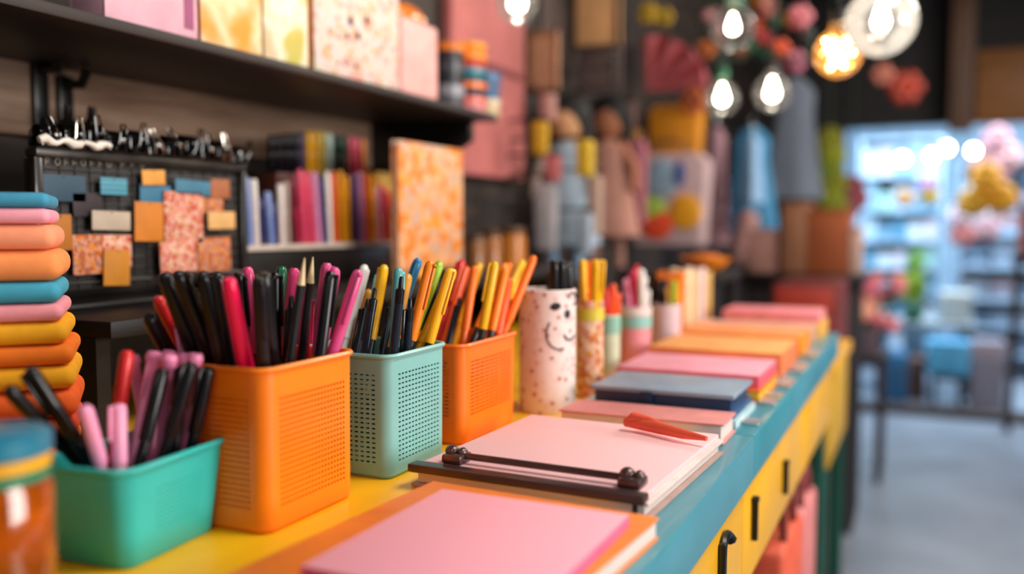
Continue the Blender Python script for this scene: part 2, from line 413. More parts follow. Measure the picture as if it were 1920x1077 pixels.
PK = {   # kind: (cap, barrel, style, words)
    'k': ('#070608', '#08080a', 'cap', 'black capped pen'),
    'kc': ('#070608', '#141316', 'click', 'black click pen'),
    'km': ('#0c0b0c', '#0e0d0f', 'marker', 'thick black marker'),
    'g': ('#3a3a3c', '#2c2c2e', 'pencil', 'dark grey pencil'),
    'p': ('#e83c6e', '#d9356a', 'cap', 'hot pink capped pen'),
    'pm': ('#f0124e', '#e8124a', 'marker', 'thick crimson pink marker'),
    'pk': ('#e0457c', '#161418', 'cap', 'black pen with pink cap'),
    'po': ('#d9508a', '#ef8420', 'cap', 'orange pen with pink cap'),
    'ko': ('#121114', '#ef8420', 'cap', 'orange pen with black cap'),
    'lp': ('#f88fba', '#f29ac4', 'knob', 'pale pink pen with round knob'),
    'lq': ('#f9a2c6', '#f8c0d6', 'cap', 'pearly pink capped pen'),
    'r': ('#d92a2a', '#c02222', 'cap', 'red capped pen'),
    'gr': ('#0e5a3a', '#12161a', 'cap', 'black pen with green cap'),
    'y': ('#f2b416', '#22242a', 'cap', 'dark pen with yellow cap'),
    'yy': ('#fbbd12', '#f7b010', 'cap', 'bright yellow capped pen'),
    'm': ('#e2a03a', '#33241c', 'cap', 'brown pen with mustard cap'),
    't': ('#5aa6a6', '#1c2c38', 'cap', 'dark pen with teal cap'),
    'b': ('#2f7fae', '#16202c', 'cap', 'dark pen with blue cap'),
    'o': ('#fb8412', '#1e2028', 'cap', 'dark pen with orange cap'),
    'oo': ('#f9740e', '#f46a10', 'cap', 'orange capped pen'),
    'ro': ('#f25a24', '#ee6a2a', 'cap', 'red orange capped pen'),
    'lg': ('#9cc23a', '#3a4a22', 'cap', 'olive pen with lime cap'),
    'n': ('#2a2f6a', '#23264e', 'click', 'navy blue click pen'),
    'kb': ('#141216', '#1b2430', 'click', 'slim blue black pen'),
    'w': ('#e6e2dc', '#d8d4cf', 'cap', 'white capped pen'),
}
_pro = {}
def put_pen(kind, T, B, holder, spin=None):
    cap, bar, sty, words = PK[kind]
    name = {'marker': 'marker', 'pencil': 'pencil'}.get(sty, 'pen')
    if kind not in _pro:
        o = _pro[kind] = pen_proto(name, cap, bar, sty)
    else: o = copy_tree(_pro[kind])
    d = T - B; L = d.length
    o.rotation_mode = 'QUATERNION'
    q = d.to_track_quat('Z', 'Y')
    from mathutils import Quaternion
    o.rotation_quaternion = q @ Quaternion((0, 0, 1), random.uniform(0, 2 * PI) if spin is None else spin)
    o.location = B; o.scale = (1, 1, L / PL)
    o['category'] = 'pencil' if sty == 'pencil' else ('marker' if sty == 'marker' else 'pen')
    HOLD.setdefault(holder, []).append((kind, px_of(T)[0], px_of(T)[1], o))
    return o
HOLD = {}
def seg_dist(p1, q1, p2, q2):
    """shortest distance of two segments"""
    d1, d2, r = q1 - p1, q2 - p2, p1 - p2
    a, e, f = d1.dot(d1), d2.dot(d2), d2.dot(r); c = d1.dot(r); b = d1.dot(d2); den = a * e - b * b
    s_ = min(max((b * f - c * e) / den, 0), 1) if den > 1e-12 else 0
    t_ = (b * s_ + f) / e
    if t_ < 0: t_ = 0; s_ = min(max(-c / a, 0), 1)
    elif t_ > 1: t_ = 1; s_ = min(max((b - c) / a, 0), 1)
    return (p1 + d1 * s_ - p2 - d2 * t_).length
def fill(holder, foot, zf, pens, rimz, need=0.0096):
    """foot = (x0,x1,y0,y1) inner floor; pens = (kind, top px, top py, px at the rim, layer 0 front..1 back).
    Each pen keeps clear of those already standing there."""
    x0, x1, y0, y1 = foot
    m_ = 0.0015
    u0 = min(p[1] for p in pens); u1 = max(p[1] for p in pens) + 0.01
    pens = sorted(pens, key=lambda p: -abs(p[1] - (u0 + u1) / 2) - (60 if p[0] in ('lp', 'lq', 'po', 'pm') else 0))
    keep = None
    for trial in range(7):
        used = []; rng = random.Random(100 + trial * 17 + len(pens))
        for kind, tx, ty, rx, f in pens:
            best = None; u = (tx - u0) / (u1 - u0)
            for k in range(1300):
                sp = min(1, k / 400) if k < 800 else 1.5
                ff = min(max(f + rng.gauss(0, 0.04 + 0.3 * sp), 0), 1)
                uu = min(max(u + rng.gauss(0, 0.04 + 0.25 * sp), 0), 1)
                B = Vector((x1 + (x0 - x1) * ff, y0 + (y1 - y0) * uu, zf + 0.003))
                X = B.x + (0.5 - ff) * 0.03 + rng.gauss(0, 0.004 + 0.012 * sp)
                T = at(tx + rng.gauss(0, 0.6 + 3 * sp), ty + rng.gauss(0, 1 + 3 * sp), x=X)
                g = (rimz - B.z) / (T.z - B.z); q = B + (T - B) * g
                if not (x0 - m_ <= q.x <= x1 + m_ and y0 - m_ <= q.y <= y1 + m_): continue
                md = min([seg_dist(B, T, b_, t_) for _, b_, t_ in used] or [1])
                sc_ = min(md, need) * 1000 - sp * 0.8
                if best is None or sc_ > best[0]: best = (sc_, B, T, md)
                if md >= need and k > 10: break
            if best is None or best[3] < 0.0087: continue
            used.append((kind, best[1], best[2]))
        if keep is None or len(used) > len(keep): keep = used
    for kind, B, T in keep: put_pen(kind, T, B, holder)
    if len(keep) < len(pens): print('standing', holder, len(keep), 'of', len(pens))
def label_pens():
    for holder, L in HOLD.items():
        byk = {}
        for k, x, y, o in L: byk.setdefault(k, []).append((x, y, o))
        for k, l in byk.items():
            l.sort(key=lambda t: t[0])
            n = len(l); words = PK[k][3]
            for i, (x, y, o) in enumerate(l):
                if n == 1: o['label'] = '%s in %s, the only one like it' % (words, holder)
                elif i in (0, n - 1): o['label'] = '%s %s in %s' % (ordinal(i, n), words, holder)
                else: o['label'] = '%s %s from the left in %s' % (ORD[i], words, holder)
                o['group'] = 'pens in ' + holder

# ------------------------------------------------------------------ perforated baskets
def basket(label, xf, y0, y1, dep, zb, h, m, cols, rows, fill_u=0.5, fill_v=0.45, taper=0.93, rad=0.012, mu=0.012, mv0=0.012, mv1=0.018, rot=0.0, name='pen_basket', foot=True, holes_side=True, cols_side=None):
    """xf: aisle face, y0..y1 along the counter, at the rim; the floor is taper times smaller."""
    cx, cy = xf - dep / 2, (y0 + y1) / 2; W, D = y1 - y0, dep
    t = thing(name, label, 'basket', (cx, cy, zb), 'pen holders along the counter')
    def side_breaks(L, n):
        a, b = -L / 2 + rad + mu, L / 2 - rad - mu; bs = [(-L / 2 + rad, False)]
        step = (b - a) / n
        for i in range(n):
            bs.append((a + step * (i + (1 - fill_u) / 2), True)); bs.append((a + step * (i + (1 + fill_u) / 2), False))
        return bs
    per = []   # (x, y, nx, ny, hole flag of the cell that starts here)
    def corner(ccx, ccy, a0):
        for k in range(6):
            a = a0 + k * PI / 2 / 6
            per.append((ccx + rad * math.cos(a), ccy + rad * math.sin(a), math.cos(a), math.sin(a), False))
    cs = cols_side or cols
    for u, hl in side_breaks(W, cols): per.append((D / 2, u, 1, 0, hl))
    corner(D / 2 - rad, W / 2 - rad, 0)
    for u, hl in side_breaks(D, cs): per.append((-u, W / 2, 0, 1, hl))
    corner(-D / 2 + rad, W / 2 - rad, PI / 2)
    for u, hl in side_breaks(W, cols): per.append((-D / 2, -u, -1, 0, hl))
    corner(-D / 2 + rad, -W / 2 + rad, PI)
    for u, hl in side_breaks(D, cs): per.append((u, -W / 2, 0, -1, hl))
    corner(D / 2 - rad, -W / 2 + rad, 1.5 * PI)
    vs = [(0.0, False), (0.003, False)]
    stepv = (h - mv0 - mv1) / max(rows, 1)
    for i in range(rows):
        vs.append((mv0 + stepv * (i + (1 - fill_v) / 2), True)); vs.append((mv0 + stepv * (i + (1 + fill_v) / 2), False))
    vs += [(h - 0.004, False), (h, False)]
    th = 0.0016
    bm = bmesh.new(); N = len(per)
    R = Matrix.Rotation(rot, 4, 'Z'); O = Vector((cx, cy, zb))
    def ring(off, inner):
        out = []
        for v, _ in vs:
            s = taper + (1 - taper) * (v / h)
            ins = 0.0025 if v == 0 else 0.0
            row = []
            for (x, y, nx, ny, _h) in per:
                px, py = (x - nx * (off + ins)) * s, (y - ny * (off + ins)) * s
                row.append(bm.verts.new(O + (R @ Vector((px, py, v + (0.0016 if inner and v == 0 else 0))))))
            out.append(row)
        return out
    Ao, Ai = ring(0, False), ring(th, True)
    def isH(i, j): return rows > 0 and vs[j][1] and per[i][4]
    for j in range(len(vs) - 1):
        for i in range(N):
            k = (i + 1) % N
            if isH(i, j):
                bm.faces.new((Ao[j][i], Ao[j][k], Ai[j][k], Ai[j][i])); bm.faces.new((Ao[j + 1][i], Ai[j + 1][i], Ai[j + 1][k], Ao[j + 1][k]))
                bm.faces.new((Ao[j][i], Ai[j][i], Ai[j + 1][i], Ao[j + 1][i])); bm.faces.new((Ao[j][k], Ao[j + 1][k], Ai[j + 1][k], Ai[j][k]))
            else:
                bm.faces.new((Ao[j][i], Ao[j][k], Ao[j + 1][k], Ao[j + 1][i])); bm.faces.new((Ai[j][i], Ai[j + 1][i], Ai[j + 1][k], Ai[j][k]))
    bm.faces.new(list(reversed(Ao[0]))); bm.faces.new(Ai[0])
    for i in range(N):
        k = (i + 1) % N; bm.faces.new((Ao[-1][i], Ao[-1][k], Ai[-1][k], Ai[-1][i]))
    mb = MB(); mb.bm.free(); mb.bm = bm
    mb.build('body', m, t)
    # rolled rim
    pts = [O + (R @ Vector((x + nx * 0.0006, y + ny * 0.0006, h - 0.001))) for (x, y, nx, ny, _h) in per]
    rb = MB(); bm2 = rb.bm; rr = []
    for i, p in enumerate(pts):
        _, _, nx, ny, _h = per[i]; n = (R @ Vector((nx, ny, 0)))
        rr.append([bm2.verts.new(p + n * (0.0021 * math.cos(a)) + Vector((0, 0, 0.0021 * math.sin(a)))) for a in [k * PI / 3 for k in range(6)]])
    for i in range(N):
        k = (i + 1) % N
        for a in range(6):
            b = (a + 1) % 6; bm2.faces.new((rr[i][a], rr[k][a], rr[k][b], rr[i][b]))
    rb.build('rim', m, t)
    s = taper
    return t, (cx - D / 2 * s + 0.009, cx + D / 2 * s - 0.009, cy - W / 2 * s + 0.009, cy + W / 2 * s - 0.009)

turq = mat('#2cbab4', 0.38, var=0.03, scale=20, coat=0.15)
orange1 = mat('#fb8208', 0.40, var=0.03, scale=20, coat=0.15)
tealgrey = mat('#7db9b4', 0.45, var=0.03, scale=20, coat=0.1)
orange2 = mat('#fb7408', 0.40, var=0.03, scale=20, coat=0.15)

# turquoise tray basket, nearest
nr = at(205, 885, x=-0.436); HT = nr.z - CT
b1, f1 = basket('small smooth turquoise basket with pink and black pens, nearest the camera', -0.430, 0.378, 0.478, 0.072, CT, HT, turq, 10, 10, 0.28, 0.25, taper=0.84, rad=0.013, mu=0.014, mv0=0.018, mv1=0.016, rot=math.radians(5), name='pen_basket')
b2z = at(485, 693, x=-0.402).z
b2, f2 = basket('tall orange perforated basket packed with pink and black pens', -0.396, 0.472, 0.577, 0.100, CT, b2z - CT, orange1, 20, 20, 0.55, 0.48, taper=0.985, rad=0.011, mu=0.003, mv0=0.016, mv1=0.020)
b3z = at(726, 667, x=-0.397).z
b3, f3 = basket('pale grey-teal perforated basket of pens with yellow, blue and orange caps', -0.393, 0.620, 0.716, 0.100, CT, b3z - CT, tealgrey, 13, 19, 0.62, 0.36, taper=0.985, rad=0.010, mu=0.003, mv0=0.012, mv1=0.015)
b4z = at(845, 652, x=-0.397).z
b4, f4 = basket('bright orange slotted basket of yellow and orange pens beside the face cup', -0.392, 0.746, 0.870, 0.090, CT, b4z - CT, orange2, 9, 15, 0.85, 0.34, taper=0.97, rad=0.010, mu=0.005, mv0=0.026, mv1=0.016)

H1, H2, H3, H4 = 'the turquoise basket', 'the tall orange basket', 'the grey-teal basket', 'the slotted orange basket'
rz1 = CT + HT
fill(H1, f1, CT + 0.002, [
    ('k', 10, 728, 92, .9), ('k', 52, 690, 140, .75), ('km', 78, 700, 150, .5), ('lq', 158, 762, 178, .35), ('lq', 182, 750, 195, .12), ('lq', 205, 744, 205, .4), ('lq', 222, 762, 224, .1),
    ('r', 228, 656, 250, .9), ('lp', 244, 662, 256, .7), ('k', 262, 676, 272, .5), ('lp', 290, 660, 300, .8), ('k', 285, 700, 290, .3), ('lp', 318, 664, 325, .35), ('lp', 322, 652, 335, .9),
    ('lp', 345, 660, 345, .7), ('k', 306, 690, 315, .95), ('k', 338, 690, 345, .2), ('lp', 368, 664, 362, .9), ('k', 362, 688, 368, .5), ('k', 392, 690, 384, .4), ('kc', 160, 690, 200, .98), ('k', 185, 680, 215, .9)], rz1)
fill(H2, f2, CT + 0.002, [
    ('r', 294, 556, 322, .99), ('km', 303, 514, 350, .93), ('k', 268, 592, 330, .99), ('lq', 336, 600, 352, .93), ('k', 333, 512, 378, .8), ('kc', 357, 516, 395, .85), ('k', 380, 512, 412, .7), ('k', 392, 514, 430, .95),
    ('pm', 428, 522, 456, .08), ('ko', 408, 516, 440, .55), ('k', 448, 512, 456, .85), ('pk', 469, 494, 480, .75), ('km', 494, 512, 512, .2), ('k', 516, 512, 522, .5), ('gr', 530, 500, 532, .85), ('kc', 545, 550, 552, .15), ('pk', 553, 500, 548, .9),
    ('g', 575, 484, 576, .97), ('g', 593, 484, 588, .93), ('p', 573, 556, 568, .45), ('po', 612, 497, 586, .5), ('po', 636, 500, 606, .75), ('ko', 622, 512, 596, .3), ('k', 655, 512, 614, .6), ('po', 682, 512, 624, .3), ('k', 694, 528, 642, .15), ('k', 664, 505, 632, .85), ('ko', 480, 520, 490, .4)], b2z)
fill(H3, f3, CT + 0.002, [
    ('kb', 690, 560, 706, .8), ('kb', 703, 540, 722, .5), ('m', 694, 540, 704, .9), ('y', 721, 497, 738, .55), ('t', 742, 500, 756, .75), ('w', 684, 496, 720, .99), ('m', 764, 508, 772, .5), ('b', 780, 494, 790, .7), ('kb', 735, 560, 744, .2), ('kb', 772, 560, 778, .25),
    ('o', 808, 496, 822, .35), ('lg', 826, 500, 815, .8), ('yy', 846, 502, 828, .3), ('y', 852, 506, 834, .75), ('kb', 756, 520, 764, .9), ('kb', 795, 540, 804, .6), ('t', 716, 516, 736, .95), ('b', 790, 512, 800, .95)], b3z)
fill(H4, f4, CT + 0.002, [
    ('ro', 876, 500, 864, .7), ('oo', 890, 500, 878, .3), ('kb', 862, 560, 876, .6), ('y', 925, 496, 905, .45), ('yy', 900, 494, 884, .8), ('o', 948, 508, 922, .4), ('ro', 956, 520, 934, .2), ('oo', 968, 498, 940, .7), ('yy', 980, 490, 950, .85), ('oo', 998, 488, 956, .6), ('oo', 1004, 494, 962, .9),
    ('n', 992, 528, 966, .25), ('r', 868, 488, 868, .97), ('o', 938, 500, 916, .95)], b4z)

# ------------------------------------------------------------------ cups along the counter
def cup(label, px, pyb, pyt, half, m, bands=(), name='pen_cup', sx=1.0):
    """px: axis pixel column; pyb: where its front foot meets the counter; pyt: rim; half: radius in pixels."""
    P = at(px, pyb, z=CT); d = depth(P); r = half * d / FPX
    c = Vector((P.x, P.y, CT)) + Vector((FW.x, FW.y, 0)).normalized() * r
    dd = depth(c); r = half * dd / FPX
    topz = at(px, pyt, y=c.y).z; 
    h = topz - CT
    t = thing(name, label, 'cup', c, 'pen holders along the counter')
    MB().lathe([(0, 0), (r * 0.93, 0), (r * 0.98, 0.004), (r, h * 0.5), (r, h - 0.001), (r - 0.0012, h), (r - 0.0018, h - 0.001), (r - 0.0018, 0.004), (0, 0.0035)], c, 36).build('body', m, t)
    for (a, b, bmats) in bands:
        MB().lathe([(r + 0.0003, h * a), (r + 0.0009, h * a), (r + 0.0009, h * b), (r + 0.0003, h * b)], c, 36).build('band', bmats, t)
    return t, c, r, h
def cup_pens(holder, c, r, pens, rimz):
    s = r * 0.55
    fill(holder, (c.x - s, c.x + s, c.y - s, c.y + s), CT + 0.002, pens, rimz)

dogm = ramp_mat('speckled_blush_print', [(0, '#8a4a3c'), (0.17, '#b87a68'), (0.26, '#e8ccc6'), (0.6, '#eeded8')], 105, 0.5, 'spots', const=False)
t, c, r, h = cup('white speckled pen cup with a drawn smiling face holding black pens', 1028, 779, 541, 53, dogm)
face = mat('#120e10', 0.5)
def on_cup(c, r, px, py):
    """point on the cup's near side seen at this pixel"""
    rr = ray(px, py); a = rr.x ** 2 + rr.y ** 2; ox, oy = CAM.x - c.x, CAM.y - c.y
    b = 2 * (ox * rr.x + oy * rr.y); cc = ox * ox + oy * oy - r * r
    D = b * b - 4 * a * cc
    if D < 0: D = 0
    return CAM + rr * ((-b - math.sqrt(D)) / (2 * a))
def mark(px, py, a, b, rot=0):
    P = on_cup(c, r + 0.0002, px, py); n = Vector((P.x - c.x, P.y - c.y, 0)).normalized(); tng = Vector((-n.y, n.x, 0))
    M = Matrix(((tng.x, 0, n.x, P.x), (tng.y, 0, n.y, P.y), (0, 1, 0, P.z), (0, 0, 0, 1))) @ Matrix.Rotation(rot, 4, 'Z')
    MB().ball((0, 0, 0), (a, b, 0.0008), 16, M=M).build('face_mark', face, t)
mark(1042, 575, 0.0062, 0.0042, 0.15); mark(1064, 589, 0.0045, 0.0050)
MB().tube([on_cup(c, r + 0.0004, x, y) for x, y in ((1066, 560), (1070, 550), (1076, 549), (1080, 556), (1080, 566), (1075, 572))], 0.0011, 8).build('face_mark', face, t)
MB().tube([on_cup(c, r + 0.0004, x, y) for x, y in ((1031, 605), (1025, 620), (1026, 637), (1034, 650), (1046, 656), (1058, 654))], 0.0009, 8).build('mouth', face, t)
MB().tube([on_cup(c, r + 0.0004, x, y) for x, y in ((1058, 628), (1062, 636), (1070, 638), (1077, 630))], 0.0012, 8).build('mouth', face, t)
cup_pens('the cup with a face', c, r, [('km', 1040, 488, 1040, .2), ('km', 1056, 487, 1054, .5), ('k', 1068, 492, 1066, .2), ('km', 1072, 489, 1070, .8), ('k', 1046, 494, 1046, .9), ('kc', 1034, 495, 1036, .6)], CT + h)
sp2 = ramp_mat('orange_flower_print', [(0, '#c96a3a'), (0.2, '#e6b58e'), (0.45, '#f0c8a8'), (0.7, '#e09a86'), (0.88, '#d98a2a')], 160, 0.5)
t, c, r, h = cup('peach cup with orange dot print and a yellow band behind the face cup', 1108, 749, 563, 25, sp2, [(0.80, 0.92, mat('#d8c23a', 0.5))])
cup_pens('the peach dotted cup', c, r, [('yy', 1092, 487, 1094, .3), ('oo', 1106, 489, 1105, .5), ('yy', 1118, 486, 1116, .3), ('oo', 1112, 492, 1112, .9), ('yy', 1128, 486, 1124, .7)], CT + h)
t, c, r, h = cup('pale green cup with a teal band, between the peach cup and the pink cup', 1143, 715, 590, 21, mat('#c9d2b4', 0.5), [(0.72, 0.98, mat('#86b9a4', 0.5))])
cup_pens('the pale green cup', c, r, [('r', 1136, 540, 1138, .3), ('ro', 1150, 534, 1146, .5), ('ro', 1160, 548, 1152, .2), ('k', 1148, 512, 1146, .9), ('oo', 1140, 552, 1140, .8)], CT + h)
t, c, r, h = cup('pink cup with a teal band and pale rim', 1192, 687, 574, 32, mat('#e3909a', 0.5), [(0.64, 0.84, mat('#86c0b8', 0.5)), (0.86, 0.985, mat('#d9d2cd', 0.5))])
cup_pens('the pink cup', c, r, [('p', 1186, 508, 1188, .3), ('lq', 1176, 520, 1180, .6), ('w', 1204, 504, 1202, .4), ('w', 1212, 520, 1208, .7), ('r', 1194, 500, 1192, .9), ('w', 1218, 540, 1212, .2)], CT + h)
t, c, r, h = cup('plain lilac grey cup of dark and orange pens', 1253, 665, 570, 27, mat('#d3bcc4', 0.5))
cup_pens('the lilac grey cup', c, r, [('k', 1236, 524, 1240, .7), ('km', 1248, 518, 1250, .9), ('m', 1252, 540, 1252, .2), ('lg', 1262, 520, 1258, .8), ('o', 1274, 508, 1266, .4), ('k', 1242, 545, 1244, .3)], CT + h)
label_pens_later = True

# ------------------------------------------------------------------ pads and books on the counter
pages = line_mat('white_page_edges', '#e9ddd6', '#c2b0a6', 260, 'Z', 0.7, 0.5)
pages_pink = line_mat('pink_page_edges', '#e0808e', '#c2606e', 300, 'Z', 0.7, 0.5)
pinkpaper = line_mat('pink_lined_paper', '#ffb0c0', '#fdaabb', 40, 'Y', 0.6, 0.5)
palepink = line_mat('pale_pink_lined_paper', '#f8c6c8', '#f6c1c4', 40, 'Y', 0.6, 0.5)
def quad_box(mb, pts, z0, z1, bev=0.0008):
    return mb.prism([(p[0], p[1]) for p in pts], 'z', z0, z1, bev)
def rect(x0, x1, y0, y1, rot=0):
    c = Vector(((x0 + x1) / 2, (y0 + y1) / 2)); out = []
    for x, y in ((x0, y0), (x1, y0), (x1, y1), (x0, y1)):
        dx, dy = x - c.x, y - c.y
        out.append((c.x + dx * math.cos(rot) - dy * math.sin(rot), c.y + dx * math.sin(rot) + dy * math.cos(rot)))
    return out
def book(name, label, cat, x0, x1, y0, y1, z0, th, cover, rot=0.0, pg=None, cv=0.0022, group=None, spine=True, bottom=True):
    c = ((x0 + x1) / 2, (y0 + y1) / 2, z0)
    t = thing(name, label, cat, c, group)
    if bottom: quad_box(MB(), rect(x0, x1, y0, y1, rot), z0, z0 + cv).build('back_cover', cover, t)
    quad_box(MB(), rect(x0 + (0.002 if spine else .002), x1 - 0.003, y0 + 0.003, y1 - 0.003, rot), z0 + (cv if bottom else 0) + 0.0001, z0 + th - cv - 0.0001).build('pages', pg or pages, t)
    quad_box(MB(), rect(x0, x1, y0, y1, rot), z0 + th - cv, z0 + th).build('front_cover', cover, t)
    return t
def pad(name, label, cat, x0, x1, y0, y1, z0, th, top, side, rot=0.0, group=None, sheet=0.0008):
    """a gummed pad: a block of sheets with a clean top sheet and a glued edge"""
    t = thing(name, label, cat, ((x0 + x1) / 2, (y0 + y1) / 2, z0), group)
    quad_box(MB(), rect(x0, x1, y0, y1, rot), z0, z0 + th - sheet, 0.0005).build('sheets', side, t)
    quad_box(MB(), rect(x0 + 0.0003, x1 - 0.0003, y0 + 0.0003, y1 - 0.0003, rot), z0 + th - sheet, z0 + th, 0.0003).build('top_sheet', top, t)
    return t
orange_cover = mat('#f5842e', 0.5)
# front: orange covered book with white pages, a pink pad on it
# far edge from pixels (815,905)-(1222,985); runs out of the frame towards the camera
zb = CT + 0.0005
def quad_item(name, label, cat, z0, corners, layers, group=None):
    """corners (near left, near right, far right, far left) on the counter; layers = (part, z from, z to, inset, material)"""
    c = (sum(p[0] for p in corners) / 4, sum(p[1] for p in corners) / 4)
    t = thing(name, label, cat, (c[0], c[1], z0), group)
    for nm, a, b, ins, m_ in layers:
        q = [(p[0] + (c[0] - p[0]) * ins, p[1] + (c[1] - p[1]) * ins) for p in corners]
        quad_box(MB(), q, z0 + a, z0 + b, 0.0006).build(nm, m_, t)
    return t
def corners_of(origin, ang, w_, l_):
    """far left corner, direction of the far edge, width and length towards the camera"""
    u = Vector((math.cos(ang), math.sin(ang))); v = Vector((math.sin(ang), -math.cos(ang))); o = Vector(origin)
    return [o + v * l_, o + v * l_ + u * w_, o + u * w_, o]
zn, zp = 0.0155, 0.0085
FL = at(812, 902, z=zb + zn); FR = at(1216, 984, z=zb + zn)
ang = 0.4 * math.atan2(FR.y - FL.y, FR.x - FL.x)
quad_item('notebook', 'orange covered notebook with white pages under the near pink notepad', 'notebook', zb, corners_of((FL.x, FL.y), ang, (FR - FL).length, 0.235), [
    ('back_cover', 0, 0.002, 0, orange_cover), ('pages', 0.0021, zn - 0.0023, 0.015, pages), ('front_cover', zn - 0.0022, zn, 0, orange_cover)])
FL = at(830, 917, z=zb + zn + zp); FR = at(1180, 966, z=zb + zn + zp); NL = at(555, 1046, z=zb + zn + zp)
ang = 0.7 * math.atan2(FR.y - FL.y, FR.x - FL.x)
quad_item('notepad', 'large bright pink notepad nearest the camera on an orange notebook', 'notepad', zb + zn + 0.0002, corners_of((FL.x, FL.y), ang, (FR - FL).length, (FL - NL).length * 1.06), [
    ('sheets', 0, zp - 0.001, 0, mat('#f4668e', 0.6)), ('top_sheet', zp - 0.0009, zp, 0.002, pinkpaper)], 'notepads on the counter')

# binder book behind it
t = thing('ring_binder', 'thick white binder with pale pink paper and a grey metal clamp bar', 'binder', (-0.268, 0.72, zb))
bt = 0.019
board = mat('#cbb4a8', 0.5); 
quad_box(MB(), rect(-0.366, -0.168, 0.622, 0.835), zb, zb + 0.003).build('back_cover', mat('#a98d84', 0.5), t)
quad_box(MB(), rect(-0.362, -0.172, 0.626, 0.832), zb + 0.0031, zb + bt - 0.008).build('pages', pages, t)
quad_box(MB(), rect(-0.366, -0.168, 0.622, 0.835), zb + bt - 0.0079, zb + bt - 0.0045).build('front_cover', mat('#e9c9c2', 0.5), t)
quad_box(MB(), rect(-0.360, -0.172, 0.632, 0.832), zb + bt - 0.0044, zb + bt, 0.0006).build('top_sheet', palepink, t)
metal = mat('#6b5755', 0.3, 0.7, var=0.1)
zt = zb + bt
MB().box((-0.366, 0.617, zt - 0.006), (-0.170, 0.630, zt + 0.0005), 0.001).build('clamp_base', mat('#4a3836', 0.35, 0.4), t)
MB().tube([(-0.336, 0.640, zt + 0.006), (-0.186, 0.640, zt + 0.006)], 0.0028, 12).build('clamp_bar', metal, t)
for x in (-0.334, -0.186):
    MB().box((x - 0.009, 0.630, zt), (x + 0.009, 0.650, zt + 0.008), 0.0025).ball((x - 0.004, 0.640, zt + 0.009), (0.006, 0.006, 0.005), 12).ball((x + 0.005, 0.641, zt + 0.0085), (0.004, 0.005, 0.004), 12).build('clamp_knob', metal, t)
MB().box((-0.1795, 0.6205, zb + 0.004), (-0.1755, 0.6215, zb + 0.014), 0.0004).build('closure_tab', blackm, t)

# the binder lies slightly askew on the counter
t.location.y -= 0.012; t.rotation_euler = (0, 0, math.radians(-2.5))

# dusty pink book behind the binder, navy box book on top of light blue sheets
book('notebook', 'thin dusty pink notebook between the binder and the navy notebook', 'notebook', -0.338, -0.170, 0.852, 0.915, zb, 0.020, mat('#d98a86', 0.5), 0, cv=0.002)
pad('paper_sheets', 'light blue paper sheets lying under the navy notebook', 'paper', -0.352, -0.172, 0.925, 1.040, zb, 0.008, mat('#9fc0c8', 0.6), mat('#b9d0d4', 0.6))
navy = mat('#1d3a5e', 0.4); greyblue = mat('#8e9fb2', 0.4)
t = thing('notebook', 'navy blue clasped notebook with a grey blue cover lying on light blue sheets', 'notebook', (-0.27, 0.99, zb + 0.0082))
z0 = zb + 0.0082
quad_box(MB(), rect(-0.332, -0.176, 0.932, 1.040), z0, z0 + 0.006).build('back_cover', mat('#27507c', 0.4), t)
quad_box(MB(), rect(-0.328, -0.180, 0.936, 1.036), z0 + 0.0061, z0 + 0.020).build('pages', navy, t)
quad_box(MB(), rect(-0.332, -0.176, 0.932, 1.040), z0 + 0.0201, z0 + 0.025, 0.001).build('front_cover', greyblue, t)
MB().box((-0.275, 0.929, z0 + 0.002), (-0.262, 0.9315, z0 + 0.022), 0.0008).build('clasp', mat('#18304c', 0.3, 0.3), t)
# coral cloth ribbon across it
zr = zb + 0.0205
P = [at(px, py, z=zr + 0.006) for px, py in ((1172, 792), (1205, 796), (1240, 804), (1280, 814), (1325, 823))]
t = MB()
t.tube(P, [0.004, 0.0058, 0.0055, 0.0045, 0.002], 10); t.tube([P[0], (P[0] + P[1]) / 2 + Vector((0, 0, .006)), P[1] + Vector((0.006, 0.0, .004)), P[2] + Vector((0.004, 0, 0.001))], [0.003, 0.0048, 0.004, 0.003], 10)
tag(t.build('ribbon', mat('#ea5a3c', 0.6)), 'crumpled coral ribbon lying on the dusty pink notebook', 'ribbon')

# pads further along
pad('notepad', 'pink notepad with red edges on a yellow book behind the navy notebook', 'notepad', -0.352, -0.176, 1.085, 1.225, zb + 0.0142, 0.016, mat('#f6a2b4', 0.6), mat('#e05a6a', 0.6), 0, 'notepads on the counter')
book('notebook', 'orange and yellow notebook underneath the pink notepad with red edges', 'notebook', -0.372, -0.172, 1.078, 1.225, zb, 0.014, mat('#e8731e', 0.5), 0, pg=mat('#e8c22a', 0.6))
pad('notepad', 'pale orange notepad with red edges, next behind the red edged pink notepad', 'notepad', -0.362, -0.176, 1.262, 1.43, zb, 0.033, mat('#fbac62', 0.6), mat('#ee7844', 0.6), 0, 'notepads on the counter')
t = pad('notepad', 'deep orange notepad under a peach sheet, before the yellow sided pads', 'notepad', -0.372, -0.176, 1.465, 1.60, zb, 0.034, mat('#f79a5a', 0.6), mat('#f08a10', 0.6), 0, 'notepads on the counter')
pad('notepad', 'grey pink notepad, low, in front of the farthest pink pad', 'notepad', -0.380, -0.176, 1.612, 1.70, zb, 0.030, mat('#d9a49a', 0.6), mat('#c9967a', 0.6), 0, 'notepads on the counter')
pad('notepad', 'yellow sided notepad at the counter end carrying a pink one', 'notepad', -0.345, -0.170, 1.715, 1.83, zb, 0.030, mat('#efb04a', 0.6), mat('#efb04a', 0.6), 0, 'notepads on the counter')
